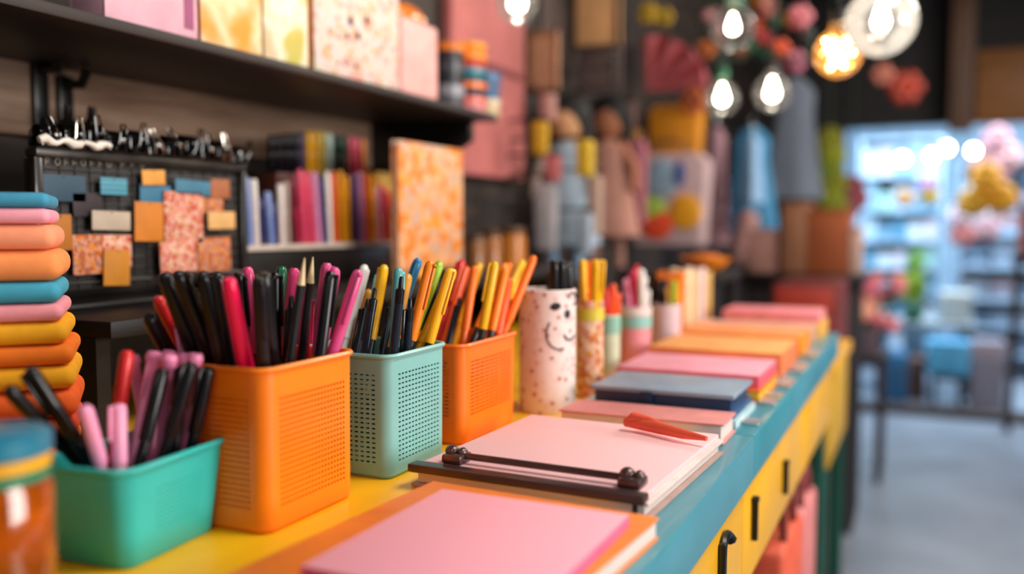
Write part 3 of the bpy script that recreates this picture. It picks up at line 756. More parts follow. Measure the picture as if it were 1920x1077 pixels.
pad('notepad', 'dusty pink notepad on top of the yellow sided one at the counter end', 'notepad', -0.348, -0.174, 1.718, 1.828, zb + 0.0303, 0.018, mat('#ef8f96', 0.6), mat('#ee8a8e', 0.6), 0, 'notepads on the counter')
# small stickers and card packs along the edge band
stk = [(1432, 752, '#e8e0c8', 'cream sticker pack on the counter edge beside the navy notebook', .035, .030), (1408, 790, '#cfdcd8', 'clear white sticker pack on the counter edge by the navy notebook corner', .024, .020),
       (1462, 742, '#dfe06a', 'lime sticker pack lying beside the red edged pink notepad', .026, .020), (1480, 718, '#f0cdbc', 'peach card pack lying beside the pale orange notepad', .030, .05), (1512, 690, '#e6cfc0', 'cream card pack lying beside the deep orange notepad', .024, .06), (1535, 664, '#e9c06a', 'straw yellow card pack near the counter end', .022, .06)]
for px, py, h_, lab, wd, ln in stk:
    P = at(px, py, z=CT + 0.003); x = max(min(P.x, EDGE - 0.004 - wd / 2), -0.172 + wd / 2)
    x = min(x, EDGE - wd * 0.25)
    t = thing('sticker_pack', lab, 'sticker pack', (x, P.y, CT + 0.0012), 'sticker packs on the counter edge')
    w2 = 0.0105
    MB().box((EDGE - 0.0125 - w2 + 0.002, P.y - ln / 2, CT + 0.0010), (EDGE - 0.0125 + w2 - 0.002, P.y + ln / 2, CT + 0.0038), 0.0006).build('cards', mat(h_, 0.5), t)
    MB().box((EDGE - 0.0125 - w2, P.y - ln / 2 - .002, CT + 0.0039), (EDGE - 0.0125 + w2, P.y + ln / 2 + .002, CT + 0.0044)).build('sleeve', glass_mat('clear_sleeve', gloss=0.3, haze=0.15), t)

# upright books at the end of the cup row
for i, (x0, x1, yt, h_, lab) in enumerate([(1284, 1326, 512, '#ea7a0e', 'upright orange book at the near end of the standing books'), (1328, 1347, 506, '#e6cba0', 'upright cream book next to the orange one'), (1348, 1366, 510, '#d9b98c', 'upright tan book in the row of standing books'),
                                      (1367, 1387, 504, '#e2c4c0', 'upright blush white book in the row of standing books'), (1389, 1411, 512, '#dcb060', 'upright straw coloured book at the far end of the standing books')]):
    Y = 1.52 + i * 0.055
    a = at(x0, 620, y=Y); b = at(x1, 620, y=Y); top = at(x0, yt, y=Y).z
    X1 = b.x; X0 = min(a.x, X1 - 0.022)
    X1 = min(X1, -0.385)
    t = thing('book', lab, 'book', ((X0 + X1) / 2, Y, CT), 'books standing behind the pads')
    X0 = X1 - max(0.03, b.x - a.x)
    MB().box((X0, Y, CT + 0.0005), (X0 + 0.0025, Y + 0.05, top), 0.0005).box((X1 - 0.0025, Y, CT + 0.0005), (X1, Y + 0.05, top), 0.0005).box((X0, Y, CT + 0.0005), (X1, Y + 0.0025, top), 0.0005).build('cover', mat(h_, 0.5), t)
    MB().box((X0 + 0.0027, Y + 0.0027, CT + 0.003), (X1 - 0.0027, Y + 0.047, top - 0.003)).build('pages', pages, t)

# ------------------------------------------------------------------ stack of folded felt at the left
bands = [(360, 390, 90, '#3f93b4', 'blue'), (390, 421, 92, '#f2a0b0', 'pink'), (421, 470, 104, '#fb9a72', 'peach'), (470, 526, 117, '#f89250', 'apricot'), (530, 571, 113, '#3fa0bc', 'blue'), (571, 606, 118, '#f59aa4', 'pink'),
         (606, 650, 127, '#f9ae12', 'golden yellow'), (650, 690, 138, '#f57a14', 'orange'), (690, 737, 142, '#f9ae12', 'golden yellow'), (737, 792, 147, '#f2641a', 'red orange'), (792, 840, 144, '#d9481e', 'rust'), (840, 885, 140, '#e8731e', 'orange'), (885, 925, 138, '#d98a9a', 'pink')]
SA = math.radians(47)
SO = Vector((-0.590, 0.468, 0))
MS = Matrix.Translation(SO) @ Matrix.Rotation(SA, 4, 'Z')      # local x runs along the folds, y away from the camera
sn = Vector((-math.sin(SA), math.cos(SA), 0)); sx_ = Vector((math.cos(SA), math.sin(SA), 0))
def on_stack(px, py):
    r = ray(px, py); return CAM + r * ((SO - CAM).dot(sn) / r.dot(sn))
seq = list(reversed(bands))
z = CT + 0.0005
posw = ['bottom', 'second from the bottom', 'third from the bottom', 'fourth from the bottom', 'fifth from the bottom', 'sixth from the bottom', 'the middle one', 'sixth from the top', 'fifth from the top', 'fourth from the top', 'third from the top', 'second from the top', 'top']
for i, b in enumerate(seq):
    zt_ = on_stack(60, b[0]).z
    xe = (on_stack(b[2], (b[0] + b[1]) / 2) - SO).dot(sx_)
    th = max(zt_ - z, 0.008)
    c_ = MS @ Vector((xe - 0.10, 0.05, 0))
    t = thing('folded_felt', '%s felt sheet with a round fold, %s in the tall stack' % (b[4], posw[i]), 'felt', (c_.x, c_.y, z), 'stack of folded felt beside the rack')
    MB().box((xe - 0.20, 0, z + 0.0002), (xe, 0.10, z + th - 0.0002), th * 0.44, 5, M=MS).build('fold', mat(b[3], 0.85, var=0.05, scale=60, bump=0.3), t)
    z += th + 0.0003

# ------------------------------------------------------------------ amber jar, very near
jc = Vector((-0.425, 0.298, CT)); jr = 0.029
zt = at(20, 815, y=jc.y - 0.0).z
J = thing('jar', 'amber glass jar with a blue lid and yellow and green bands', 'jar', jc)
hj = zt - CT
MB().lathe([(0, 0.0005), (jr * 0.9, 0.0005), (jr, 0.006), (jr, hj - 0.030), (jr * 0.9, hj - 0.024), (jr * 0.9, hj - 0.02)], jc, 32).build('body', mat('#b5560c', 0.12, trans=0.35, coat=0.6, var=0.25, scale=40), J)
MB().lathe([(jr * 0.93, hj - 0.0245), (jr * 0.96, hj - 0.024), (jr * 0.96, hj - 0.0185), (jr * 0.93, hj - 0.0185)], jc, 32).build('band', mat('#1f7a5a', 0.4), J)
MB().lathe([(jr * 0.93, hj - 0.0183), (jr * 0.97, hj - 0.018), (jr * 0.97, hj - 0.0118), (jr * 0.93, hj - 0.0118)], jc, 32).build('band', mat('#e2a818', 0.4), J)
MB().lathe([(jr * 0.9, hj - 0.0116), (jr * 1.0, hj - 0.011), (jr * 1.0, hj - 0.002), (jr * 0.9, hj), (0, hj)], jc, 32).build('lid', mat('#1f7a98', 0.35, coat=0.3), J)

# ------------------------------------------------------------------ black rack with tape and notes
XR = -0.80
a = at(66, 285, x=XR); b = at(452, 300, x=XR)
ya, yb = a.y, b.y; ztop = (a.z + b.z) / 2 - 0.006; zbot = RT_Z + 0.001
bkm = mat('#15120f', 0.35, coat=0.3, var=0.15); rimm = mat('#3b3632', 0.3, 0.4, var=0.2)
R_ = thing('display_rack', 'black framed mesh rack covered with small notes and washi tape pieces', 'rack', (XR - 0.02, (ya + yb) / 2, zbot))
MB().box((XR - 0.008, ya, zbot + 0.02), (XR - 0.002, yb, ztop), 0.001).build('panel', mat('#1d1916', 0.6, var=0.25, scale=40), R_)
MB().box((XR - 0.012, ya - 0.003, ztop - 0.004), (XR + 0.006, yb + 0.003, ztop + 0.006), 0.002).build('top_rail', rimm, R_)
for y in (ya, yb):
    MB().box((XR - 0.012, y - 0.005, zbot), (XR + 0.005, y + 0.005, ztop - 0.0042), 0.002).build('side_rail', bkm, R_)
MB().box((XR - 0.050, ya, zbot), (XR + 0.004, yb, zbot + 0.006), 0.002).build('base_rail', bkm, R_)
MB().tube([(XR + 0.003, ya, zbot + 0.028), (XR + 0.003, yb, zbot + 0.028)], 0.0012, 8).build('cross_wire', rimm, R_)
mesh = MB()
for k in range(16):
    y = ya + (yb - ya) * (k + .5) / 16; mesh.tube([(XR - 0.001, y, zbot + 0.02), (XR - 0.001, y, ztop - 0.004)], 0.0006, 6)
for k in range(11):
    z_ = zbot + 0.03 + (ztop - zbot - 0.045) * k / 10; mesh.tube([(XR - 0.0005, ya, z_), (XR - 0.0005, yb, z_)], 0.0006, 6)
mesh.build('wire_mesh', rimm, R_)
fl = ramp_mat('pink_flower_paper', [(0, '#c2503a'), (0.25, '#d98a78'), (0.5, '#cf9a6a'), (0.75, '#e0b0a0')], 260, 0.7)
fl2 = ramp_mat('orange_flower_paper', [(0, '#b4561c'), (0.3, '#c9886a'), (0.6, '#9a6a5a'), (0.8, '#d07a2a')], 240, 0.7)
notes = [ # x0,y0,x1,y1,material,label,layer
    (75, 328, 160, 378, mat('#2e4a5c', 0.6), 'dark blue paper strip pinned near the top corner of the black rack', 0),
    (188, 334, 238, 366, line_mat('tape_blue', '#4f97ac', '#2b5c6e', 60, 'Z'), 'striped light blue tape pack at the top of the black rack', 1),
    (136, 362, 190, 406, mat('#2f2228', 0.6), 'dark plum note on the black rack', 0),
    (266, 319, 309, 347, mat('#e09a42', 0.6), 'small apricot note at the top middle of the black rack', 1),
    (262, 347, 320, 384, mat('#35718e', 0.6), 'steel blue note under the small apricot note', 0),
    (328, 338, 394, 366, mat('#3f7690', 0.6), 'blue tape strip near the top of the black rack', 1),
    (172, 396, 244, 432, mat('#b7a692', 0.6), 'white rounded sticker sheet on the black rack', 2),
    (252, 379, 306, 453, mat('#cf7a1e', 0.6), 'amber orange square note in the middle of the black rack', 2),
    (92, 402, 134, 470, mat('#b06a1c', 0.6), 'brown orange note at the near edge of the black rack', 1),
    (136, 440, 192, 515, fl2, 'red and orange flower print card on the black rack', 1),
    (192, 440, 246, 500, fl, 'pink flower print card behind the hanging ochre tag', 0),
    (194, 468, 243, 536, mat('#c07a16', 0.6), 'ochre orange tag hanging lowest on the black rack', 2),
    (308, 360, 380, 456, fl, 'large pink speckled card on the black rack', 1),
    (372, 372, 418, 400, fl2, 'small flower print card near the far side of the rack', 0),
    (390, 397, 440, 430, mat('#d9a868', 0.6), 'pale tan label on the far side of the black rack', 2),
    (300, 452, 368, 512, fl, 'speckled pink card in the lowest row of the rack', 2),
    (370, 445, 432, 510, fl2, 'orange speckled card in the lowest row of the rack', 1),
    (395, 336, 430, 372, mat('#a8623c', 0.6), 'rust brown patch at the far top of the black rack', 0)]
for x0, y0, x1, y1, m_, lab, ly in notes:
    X = XR + 0.0005 + 0.0028 * (ly + 1)
    A = at(x0, (y0 + y1) / 2, x=X); B = at(x1, (y0 + y1) / 2, x=X); T = at((x0 + x1) / 2, y0, x=X).z; Bo = at((x0 + x1) / 2, y1, x=X).z
    cc = Vector((X, (A.y + B.y) / 2, (T + Bo) / 2)); M = Matrix.Translation(cc) @ Matrix.Rotation(random.uniform(-.05, .05), 4, 'X') @ Matrix.Translation(-cc)
    t = thing('paper_note', lab, 'note', (X, cc.y, Bo), 'notes and cards on the black rack')
    MB().box((X - 0.0011, A.y, Bo), (X + 0.0008, B.y, T), 0.0005, M=M).build('card', m_, t)
    MB().tube([(X - 0.0035 - 0.0028 * ly, cc.y, T - 0.003), (X + 0.0014, cc.y, T - 0.002)], 0.0008, 8, M=M).build('pin', rimm, t)
let = MB()
random.seed(3)
for k, px in enumerate((88, 108, 124, 140, 156, 172, 188, 204, 230, 248, 266)):
    c_ = at(px, 303 + k * 0.6, x=XR + 0.0015)
    if k % 3 == 1:
        let.tube([(c_.x, c_.y + 0.0028 * math.cos(a_ * PI / 4), c_.z + 0.0035 * math.sin(a_ * PI / 4)) for a_ in range(9)], 0.0006, 6)
    else:
        let.tube([(c_.x, c_.y - 0.002, c_.z - 0.0035), (c_.x, c_.y - 0.002, c_.z + 0.0035), (c_.x, c_.y + 0.0026, c_.z + 0.0030)], 0.0006, 6).tube([(c_.x, c_.y - 0.002, c_.z), (c_.x, c_.y + 0.002, c_.z - 0.0004 * (k % 4))], 0.0006, 6)
let.build('lettering', mat('#8a8070', 0.6), R_)
# added off-white strip stands in for a highlight on the near rail half
tp = []; n = 14
ta = at(72, 285, x=XR + 0.012); tb_ = at(205, 295, x=XR + 0.012)
for k in range(n):
    tp.append((XR + 0.0135 + 0.0012 * math.sin(k * 2.1), ta.y + (tb_.y - ta.y) * k / (n - 1), ztop + 0.0115 + 0.0022 * math.sin(k * 1.7)))
tag(MB().tube(tp, [0.0035 + 0.0012 * math.sin(k * 1.3) for k in range(n)], 8).build('rail_highlight_strip', mat('#e6dccf', 0.6, bump=0.4)), 'added off white tissue strip along the rack top rail', 'highlight')
# black glossy binder clips along the top rail
gl = mat('#070606', 0.12, coat=0.8, var=0.1); sil = mat('#d8cfc4', 0.15, 1.0)
NC = 11
for i in range(NC):
    y = ya + 0.012 + (yb - ya - 0.024) * i / (NC - 1); s = 1.15 + 0.4 * ((i * 37) % 5) / 5
    z0 = ztop + 0.0062
    t = thing('binder_clip', 'glossy black binder clip on the rack top, %s' % ordinal(i, NC), 'clip', (XR, y, z0), 'binder clips along the rack top')
    hw = min(0.0125, (yb - ya - 0.024) / (NC - 1) / 2 - 0.0003)
    MB().prism([(XR - 0.011, z0), (XR + 0.011, z0), (XR + 0.008 * s, z0 + 0.013 * s), (XR + 0.003, z0 + 0.019 * s), (XR - 0.003, z0 + 0.019 * s), (XR - 0.008 * s, z0 + 0.013 * s)], 'y', y - hw, y + hw, 0.0015).build('body', gl, t)
    tl = random.uniform(-1.2, 1.2)
    MB().tube([(XR + 0.0125, y - 0.006, z0 + 0.002), (XR + 0.016, y - 0.005 + tl * .004, z0 + 0.012), (XR + 0.014, y - 0.003 + tl * .012, z0 + 0.024 * s), (XR + 0.013, y + 0.003 + tl * .012, z0 + 0.025 * s), (XR + 0.016, y + 0.005 + tl * .004, z0 + 0.012), (XR + 0.0125, y + 0.006, z0 + 0.002)], 0.0011, 8).build('wire_handle', sil if i % 4 == 1 else gl, t)

# ------------------------------------------------------------------ pen display on its own white shelf
XD = -0.84
a = at(452, 462, x=XD); b = at(746, 455, x=XD)
zs = (a.z + b.z) / 2
D_ = thing('pen_display', 'tiered pen display with a white ledge and black case under the wall shelf', 'display', (XD - 0.05, (a.y + b.y) / 2, RT_Z))
MB().box((XD - 0.115, a.y, zs - 0.006), (XD, b.y, zs + 0.001), 0.001).build('ledge', mat('#c9b9ab', 0.5), D_)
MB().box((XD - 0.112, a.y + 0.002, RT_Z + 0.0005), (XD - 0.006, b.y - 0.002, zs - 0.0065), 0.001).build('base_box', bkm, D_)
zt_case = at(560, 262, x=XD - 0.05).z
MB().box((XD - 0.12, at(490, 300, x=XD - 0.07).y, zs + 0.0015), (XD - 0.078, at(735, 300, x=XD - 0.07).y, at(600, 330, x=XD - 0.07).z), 0.002).build('back_case', mat('#0c0b0d', 0.5), D_)
zbar = at(560, 312, x=XD - 0.04).z
tier_y0 = at(505, 310, x=XD - 0.05).y; tier_y1 = at(690, 310, x=XD - 0.05).y
MB().box((XD - 0.0775, tier_y0, zs + 0.0012), (XD - 0.036, tier_y1, zbar - 0.012), 0.001).build('rear_tier', mat('#5a2a1a', 0.5), D_)
dsp = 'the pen display'
def stand_pen(kind, px, pyt, pyb, X, lean=0):
    T = at(px, pyt, x=X); zz = at(px, pyb, x=X).z
    B = Vector((X, T.y + lean, zz)); put_pen(kind, T, B, dsp + ', ' + ROW)
PK['dpu'] = ('#4a3c60', '#3e3558', 'marker', 'deep purple marker'); PK['dy'] = ('#f2b624', '#ecaa20', 'marker', 'mustard yellow marker'); PK['dol'] = ('#dcc45c', '#d0b84e', 'marker', 'khaki marker')
PK['dcy'] = ('#cfeee6', '#c0e4da', 'marker', 'pale aqua marker'); PK['dgn'] = ('#1c4a3c', '#1c3c34', 'marker', 'dark green marker'); PK['dco'] = ('#f0647a', '#e85c70', 'marker', 'coral marker'); PK['dor'] = ('#ff9a4c', '#f88e40', 'marker', 'tangerine marker'); PK['dk'] = ('#0b0d16', '#0b0d16', 'marker', 'inky black marker')
PK['cpi'] = ('#e8506e', '#e0486a', 'marker', 'rose pink marker'); PK['cma'] = ('#7a1c30', '#a02040', 'marker', 'maroon marker'); PK['cli'] = ('#d08ab0', '#d48ab4', 'marker', 'orchid pink marker'); PK['cna'] = ('#2a2a5e', '#2a2a60', 'marker', 'navy marker')
PK['cye'] = ('#f2a81a', '#f0a414', 'marker', 'amber yellow marker'); PK['cpr'] = ('#5c4a86', '#5a4884', 'marker', 'violet marker'); PK['cor'] = ('#e8662a', '#e6641e', 'marker', 'burnt orange marker'); PK['clb'] = ('#8a9cce', '#7a90c8', 'marker', 'powder blue marker'); PK['cwh'] = ('#e8dcd4', '#e4d6ce', 'marker', 'white marker'); PK['cgy'] = ('#a08c84', '#a08c84', 'marker', 'taupe marker')
for k in ('dpu', 'dy', 'dol', 'dcy', 'dgn', 'dco', 'dor', 'dk', 'cpi', 'cma', 'cli', 'cna', 'cye', 'cpr', 'cor', 'clb', 'cwh', 'cgy'): pass
ROW = 'upper row'
zb_up = 318
for k, px, py in (('dk', 508, 254), ('dk', 522, 252), ('dk', 536, 250), ('dk', 550, 250), ('dpu', 563, 248), ('dy', 577, 246), ('dy', 589, 246), ('dol', 602, 246), ('dcy', 616, 250), ('dgn', 630, 252), ('dgn', 643, 254), ('dco', 657, 256), ('dco', 668, 258), ('dor', 680, 262)):
    T = at(px, py, x=XD - 0.056); B = Vector((T.x, T.y, zbar - 0.0115)); put_pen(k, T, B, dsp + ', ' + ROW)
ROW = 'lower row'
for k, px, py, bx in (('cpi', 560, 318, 572), ('cma', 546, 330, 560), ('cpi', 573, 322, 586), ('cli', 587, 322, 598), ('cna', 600, 330, 610), ('cwh', 612, 322, 618), ('cor', 624, 322, 630), ('cye', 637, 320, 644), ('cye', 649, 330, 652), ('cpr', 660, 328, 668), ('cli', 672, 322, 680), ('cor', 684, 326, 690), ('cgy', 535, 340, 538), ('clb', 460, 332, 468), ('cwh', 474, 336, 480), ('cna', 486, 372, 492), ('clb', 500, 360, 508), ('cna', 512, 382, 516), ('cwh', 524, 345, 528), ('cli', 704, 352, 708), ('cpi', 716, 348, 722), ('cor', 728, 358, 734), ('cye', 696, 330, 700)):
    X = XD - 0.018
    T = at(px, py, x=X); Bq = at(bx, 440, x=X); B = Vector((X, Bq.y, zs + 0.0012)); put_pen(k, T, B, dsp + ', ' + ROW)
q = at(690, 322, x=XD - 0.05); q2 = at(738, 322, x=XD - 0.05)
tag(MB().box((XD - 0.072, q.y + 0.004, zs + 0.0015), (XD - 0.034, q2.y, q.z), 0.002).build('pencil_box', ramp_mat('yellow_box_print', [(0, '#f2b60e'), (0.55, '#e8961a'), (0.8, '#f5c63a')], 60, 0.5)), 'yellow card pencil box at the far end of the pen display', 'box')

# orange flowered notebook standing by the display
X = -0.74
A = at(748, 480, x=X); B = at(868, 480, x=X); T = at(810, 272, x=X).z; zlow = RT_Z + 0.0005
NBm = ramp_mat('orange_flower_cover', [(0, '#e07a1e'), (0.22, '#e8a070'), (0.42, '#c9a48a'), (0.62, '#eab080'), (0.82, '#e8962e')], 75, 0.5)
nb = thing('notebook', 'orange flowered notebook standing upright on the riser beside the pen display', 'notebook', (X - 0.006, (A.y + B.y) / 2, zlow))
MB().box((X - 0.003, A.y, zlow), (X, B.y, T), 0.0012).build('front_cover', NBm, nb)
MB().box((X - 0.010, A.y + 0.003, zlow + 0.003), (X - 0.0032, B.y - 0.004, T - 0.004)).build('pages', pages, nb)
MB().box((X - 0.0132, A.y, zlow), (X - 0.0102, B.y, T), 0.0012).build('back_cover', NBm, nb)
P = at(800, 475, x=-0.705)
tag(MB().ball((-0.71, P.y, RT_Z + 0.012), (0.014, 0.034, 0.0115), 20).build('eraser', mat('#e09216', 0.5)), 'rounded mustard eraser in front of the orange flowered notebook', 'eraser')
P = at(846, 478, x=-0.71)
tag(MB().box((-0.722, P.y - 0.03, RT_Z + 0.0004), (-0.695, P.y + 0.025, RT_Z + 0.02), 0.004).build('pencil_tin', mat('#2c3c40', 0.4)), 'dark slate pencil tin beside the mustard eraser', 'tin')
# jars beyond
for px0, px1, pyt, h_, lab in ((878, 905, 440, '#8a5624', 'small brown jar on the riser, nearest of three'), (908, 935, 432, '#a5642a', 'amber brown jar on the riser, the middle one of three'), (940, 978, 426, '#c07426', 'orange brown jar on the riser, the tallest of three')):
    X = -0.80; A = at(px0, 480, x=X); B = at(px1, 480, x=X); rr = (B - A).length * 0.30; T = at((px0 + px1) / 2, pyt, x=X).z; c_ = Vector((X, (A.y + B.y) / 2, RT_Z + 0.0005))
    t = thing('storage_jar', lab, 'jar', c_, 'jars on the riser'); H_ = T - c_.z
    MB().lathe([(0, 0), (rr, 0), (rr, H_ * 0.75), (rr * 0.85, H_ * 0.82)], c_, 24).build('body', mat(h_, 0.3, coat=0.3), t)
    MB().lathe([(rr * 0.92, H_ * 0.83), (rr * 0.95, H_ * 0.84), (rr * 0.95, H_), (0, H_)], c_, 24).build('lid', mat('#5a3a22', 0.5), t)

# ------------------------------------------------------------------ goods on the wall shelf
def shelf_box(px0, px1, pyt, X, D):
    """a block standing on the wall shelf whose aisle face spans these pixel columns"""
    A = at(px0, 40, x=X); B = at(px1, 40, x=X); T = at((px0 + px1) / 2, pyt, x=X).z
    return A.y, B.y, T
zs2 = SZ + 0.0006
X = -0.755
def hbook(name, lab, cat, px0, px1, pyt, X, D, m_, sp=None, group='goods on the wall shelf'):
    y0, y1, T = shelf_box(px0, px1, pyt, X, D); y1 -= 0.001; y0 += 0.001
    t = thing(name, lab, cat, (X - D / 2, (y0 + y1) / 2, zs2), group)
    MB().box((X - 0.003, y0, zs2), (X, y1, T), 0.001).build('front_cover', m_, t)
    MB().box((X - D, y0, zs2), (X - D + 0.003, y1, T), 0.001).build('back_cover', m_, t)
    MB().box((X - D + 0.0032, y0, zs2), (X - 0.0032, y0 + 0.003, T), 0.0005).build('spine', sp or m_, t)
    MB().box((X - D + 0.0034, y0 + 0.0034, zs2 + 0.002), (X - 0.0034, y1 - 0.003, T - 0.003)).build('pages', pages, t)
    return t, y0, y1, T
t, y0, y1, T = hbook('book', 'pale pink book with a mauve stripe on the wall shelf', 'book', 196, 372, -140, X, 0.05, mat('#e3adba', 0.5))
sq = at(345, 20, x=X).y; sq2 = at(362, 20, x=X).y
MB().box((X + 0.0001, sq, zs2 + 0.012), (X + 0.001, sq2, T - 0.002)).build('stripe', mat('#9a4a70', 0.5), t)
gift_o = ramp_mat('orange_foil_print_glints', [(0, '#f08a1c'), (0.4, '#f5a84a'), (0.55, '#ffe6b8'), (0.66, '#f5a23c'), (0.85, '#e87a3a')], 14, 0.25, 'noise', const=False)  # cream tone in the print paints the foil's white highlights
gift_g = ramp_mat('green_foil_print_glints', [(0, '#b8ae3c'), (0.42, '#d2c46a'), (0.52, '#fff4d8'), (0.6, '#e6c8a0'), (0.8, '#a8b04c')], 12, 0.25, 'noise', const=False)  # near-white band is foil glint put into the print colour
t, y0, y1, T = hbook('gift_box', 'shiny orange printed gift box on the wall shelf', 'box', 376, 492, -120, X, 0.09, gift_o, mat('#d9821a', 0.4))
t, y0, y1, T = hbook('gift_box', 'shiny green gold gift box on the wall shelf', 'box', 494, 578, -110, X, 0.09, gift_g, mat('#9a8a2c', 0.4))
flor = ramp_mat('confetti_flower_print', [(0, '#e89a8a'), (0.10, '#f2cfc4'), (0.42, '#ecd0cc'), (0.62, '#dfc6b4'), (0.78, '#cfd0b4'), (0.88, '#e9a96a'), (0.95, '#b8a89c')], 130, 0.5)
t, y0, y1, T = hbook('notebook', 'white confetti print notebook with dark smudged face and orange spine on the wall shelf', 'notebook', 588, 748, -60, X, 0.06, flor, mat('#f0961c', 0.5))
for px, py, a_, b_ in ((658, 40, .0062, .0075), (688, 38, .0055, .0075), (651, 68, .005, .004), (672, 68, .006, .006), (634, 119, .003, .0025), (648, 121, .003, .003), (668, 124, .004, .004)):
    P = at(px, py, x=X + 0.0005); MB().ball(P, (0.0007, a_, b_), 14).build('ink_mark', face, t)
# pink canister with orange dome lid
y0, y1, T = shelf_box(752, 822, 40, X, 0.07)
cx_, cy_ = X - 0.035, (y0 + y1) / 2
t = thing('canister', 'pale pink canister with an orange domed lid on the wall shelf', 'canister', (cx_, cy_, zs2), 'goods on the wall shelf')
hw = (y1 - y0) / 2 - 0.001
MB().box((X - 0.07, y0 + 0.001, zs2), (X, y1 - 0.001, T), 0.006, 3).build('body', mat('#f2b0a8', 0.5), t)
MB().ball((cx_, cy_, T + 0.003), (0.033, hw * 0.97, 0.030), 28).build('lid', mat('#e8802e', 0.25, coat=0.6), t)
# stack of paint tubs
def tub(px0, px1, pyb, pyt, X, lab, body, lid, h_lid=0.45):
    A = at(px0, 100, x=X); B = at(px1, 100, x=X); r_ = (B.y - A.y) * 0.5 * 0.9; cy_ = (A.y + B.y) / 2
    Z0, Z1 = pyb, pyt
    t = thing('paint_tub', lab, 'tub', (X, cy_, Z0), 'paint tubs on the wall shelf')
    H_ = Z1 - Z0
    MB().lathe([(0, 0), (r_ * 0.92, 0), (r_, H_ * (1 - h_lid))], (X, cy_, Z0), 24).build('body', mat(body, 0.4), t)
    MB().lathe([(r_ * 1.05, H_ * (1 - h_lid) + .0003), (r_ * 1.05, H_ - 0.001), (r_ * 0.98, H_), (0, H_)], (X, cy_, Z0), 24).build('lid', mat(lid, 0.35, coat=0.3), t)
Xt = -0.80
zz = zs2
for i, (h_, body, lid, lab) in enumerate(((0.045, '#4a4a50', '#8a8a92', 'grey paint tub at the foot of the dark column on the wall shelf'), (0.040, '#23262c', '#3a3c44', 'charcoal paint tub, second in the dark column on the wall shelf'), (0.034, '#2c2a30', '#e07818', 'charcoal paint tub with orange lid topping the dark column'))):
    tub(824, 856, zz, zz + h_, Xt, lab, body, lid); zz += h_ + 0.0003
zz = zs2
for i, (h_, body, lid, lab) in enumerate(((0.030, '#e08a8a', '#e86a5a', 'pink paint tub with coral lid on the wall shelf end'), (0.026, '#2c3040', '#f2741a', 'orange lidded paint tub standing on the pink one'), (0.026, '#1f5a66', '#2a8090', 'teal paint tub in the middle of the end column'), (0.026, '#c23a24', '#fb8a12', 'red paint tub with an orange lid above the teal one'), (0.020, '#f08a14', '#fb9a1c', 'orange paint tub topping the end column'))):
    tub(858, 894, zz, zz + h_, Xt + 0.01, lab, body, lid); zz += h_ + 0.0003
zz = zs2
for i, (h_, body, lid, lab) in enumerate(((0.036, '#c9b48c', '#d8c8a4', 'cream paint tub last on the wall shelf'), (0.050, '#2a5a86', '#2f6a9c', 'blue paint tub standing on the cream one'),)):
    tub(898, 924, zz, zz + h_, Xt + 0.01, lab, body, lid, 0.3); zz += h_ + 0.0003

# ------------------------------------------------------------------ bulbs
bigglass = glass_mat('large_bulb_glass', gloss=0.5, haze=0.10)
clear = glass_mat('bulb_glass', gloss=0.25, haze=0.012)
smoky = glass_mat('amber_bulb_glass', tint='#f0d8b0', gloss=0.4, haze=0.08, hazecol='#e8c890')
def bulb(label, px, py, d, R, core, strength, socket='#1a1613', warm='#fff0d8', glass=None, long=1.25, fairy=False):
    P = CAM + ray(px, py) * d
    t = thing('pendant_bulb', label, 'bulb', P, 'glowing pendant bulbs')
    prof = []
    n = 14
    for k in range(n + 1):
        a = -PI / 2 + k * (PI * 0.86) / n
        prof.append((max(R * math.cos(a), 0), R * math.sin(a)))
    prof.append((R * 0.36, R * (long)))
    prof[0] = (0, -R)
    bm = MB(); bm.lathe(prof, P, 28)
    bmesh.ops.delete(bm.bm, geom=[f for f in bm.bm.faces if len(f.verts) > 4], context='FACES')
    bm.build('glass_globe', glass or clear, t)
    MB().lathe([(R * 0.30, R * (long - 0.05)), (R * 0.36, R * long), (R * 0.36, R * (long + 0.5)), (R * 0.2, R * (long + 0.65)), (0, R * (long + 0.66))], P, 20).build('socket', mat(socket, 0.4), t)
    MB().tube([(P.x, P.y, P.z + R * (long + 0.6)), (P.x, P.y, CEIL - 0.002)], 0.003, 8).build('cord', mat('#141110', 0.6), t)
    em = mat(warm, 0.5, emit=strength, var=0)
    if not fairy:
        MB().lathe([(0, -core * 0.9), (core * 0.7, -core * 0.6), (core * 0.85, 0), (core * 0.5, core * 1.2), (core * 0.2, core * 2.0), (0, core * 2.05)], P, 16).build('filament', em, t)
        MB().tube([(P.x, P.y, P.z + core * 2), (P.x, P.y, P.z + R * long)], 0.0016, 6).build('stem', mat('#c8b090', 0.3, 0.5), t)
    else:
        for k in range(16):
            a = k * 2.4; rr = R * 0.62 * math.sqrt((k + 1) / 16)
            MB().ball((P.x + rr * math.cos(a), P.y + rr * math.sin(a), P.z + R * 0.5 * math.sin(k * 1.7)), core, 8).build('fairy_light', em, t)
    return t
bulb('large clear globe bulb hanging highest and nearest in front of the dark beams', 1652, 40, 1.55, 0.060, 0.017, 24, long=1.3, glass=bigglass)
bulb('amber globe bulb filled with fairy lights beside the largest bulb', 1572, 100, 1.8, 0.047, 0.0036, 70, warm='#ffd49a', glass=smoky, fairy=True)
bulb('clear bulb with green socket glowing inside the flower garland', 1374, 52, 2.05, 0.052, 0.015, 26, socket='#1f6a48')
bulb('small bulb with green socket hanging below the flower garland', 1354, 185, 2.38, 0.043, 0.018, 26, socket='#1f6a48')
bulb('small bulb with dark socket hanging lowest to the aisle side of the garland', 1448, 175, 2.38, 0.047, 0.020, 26)
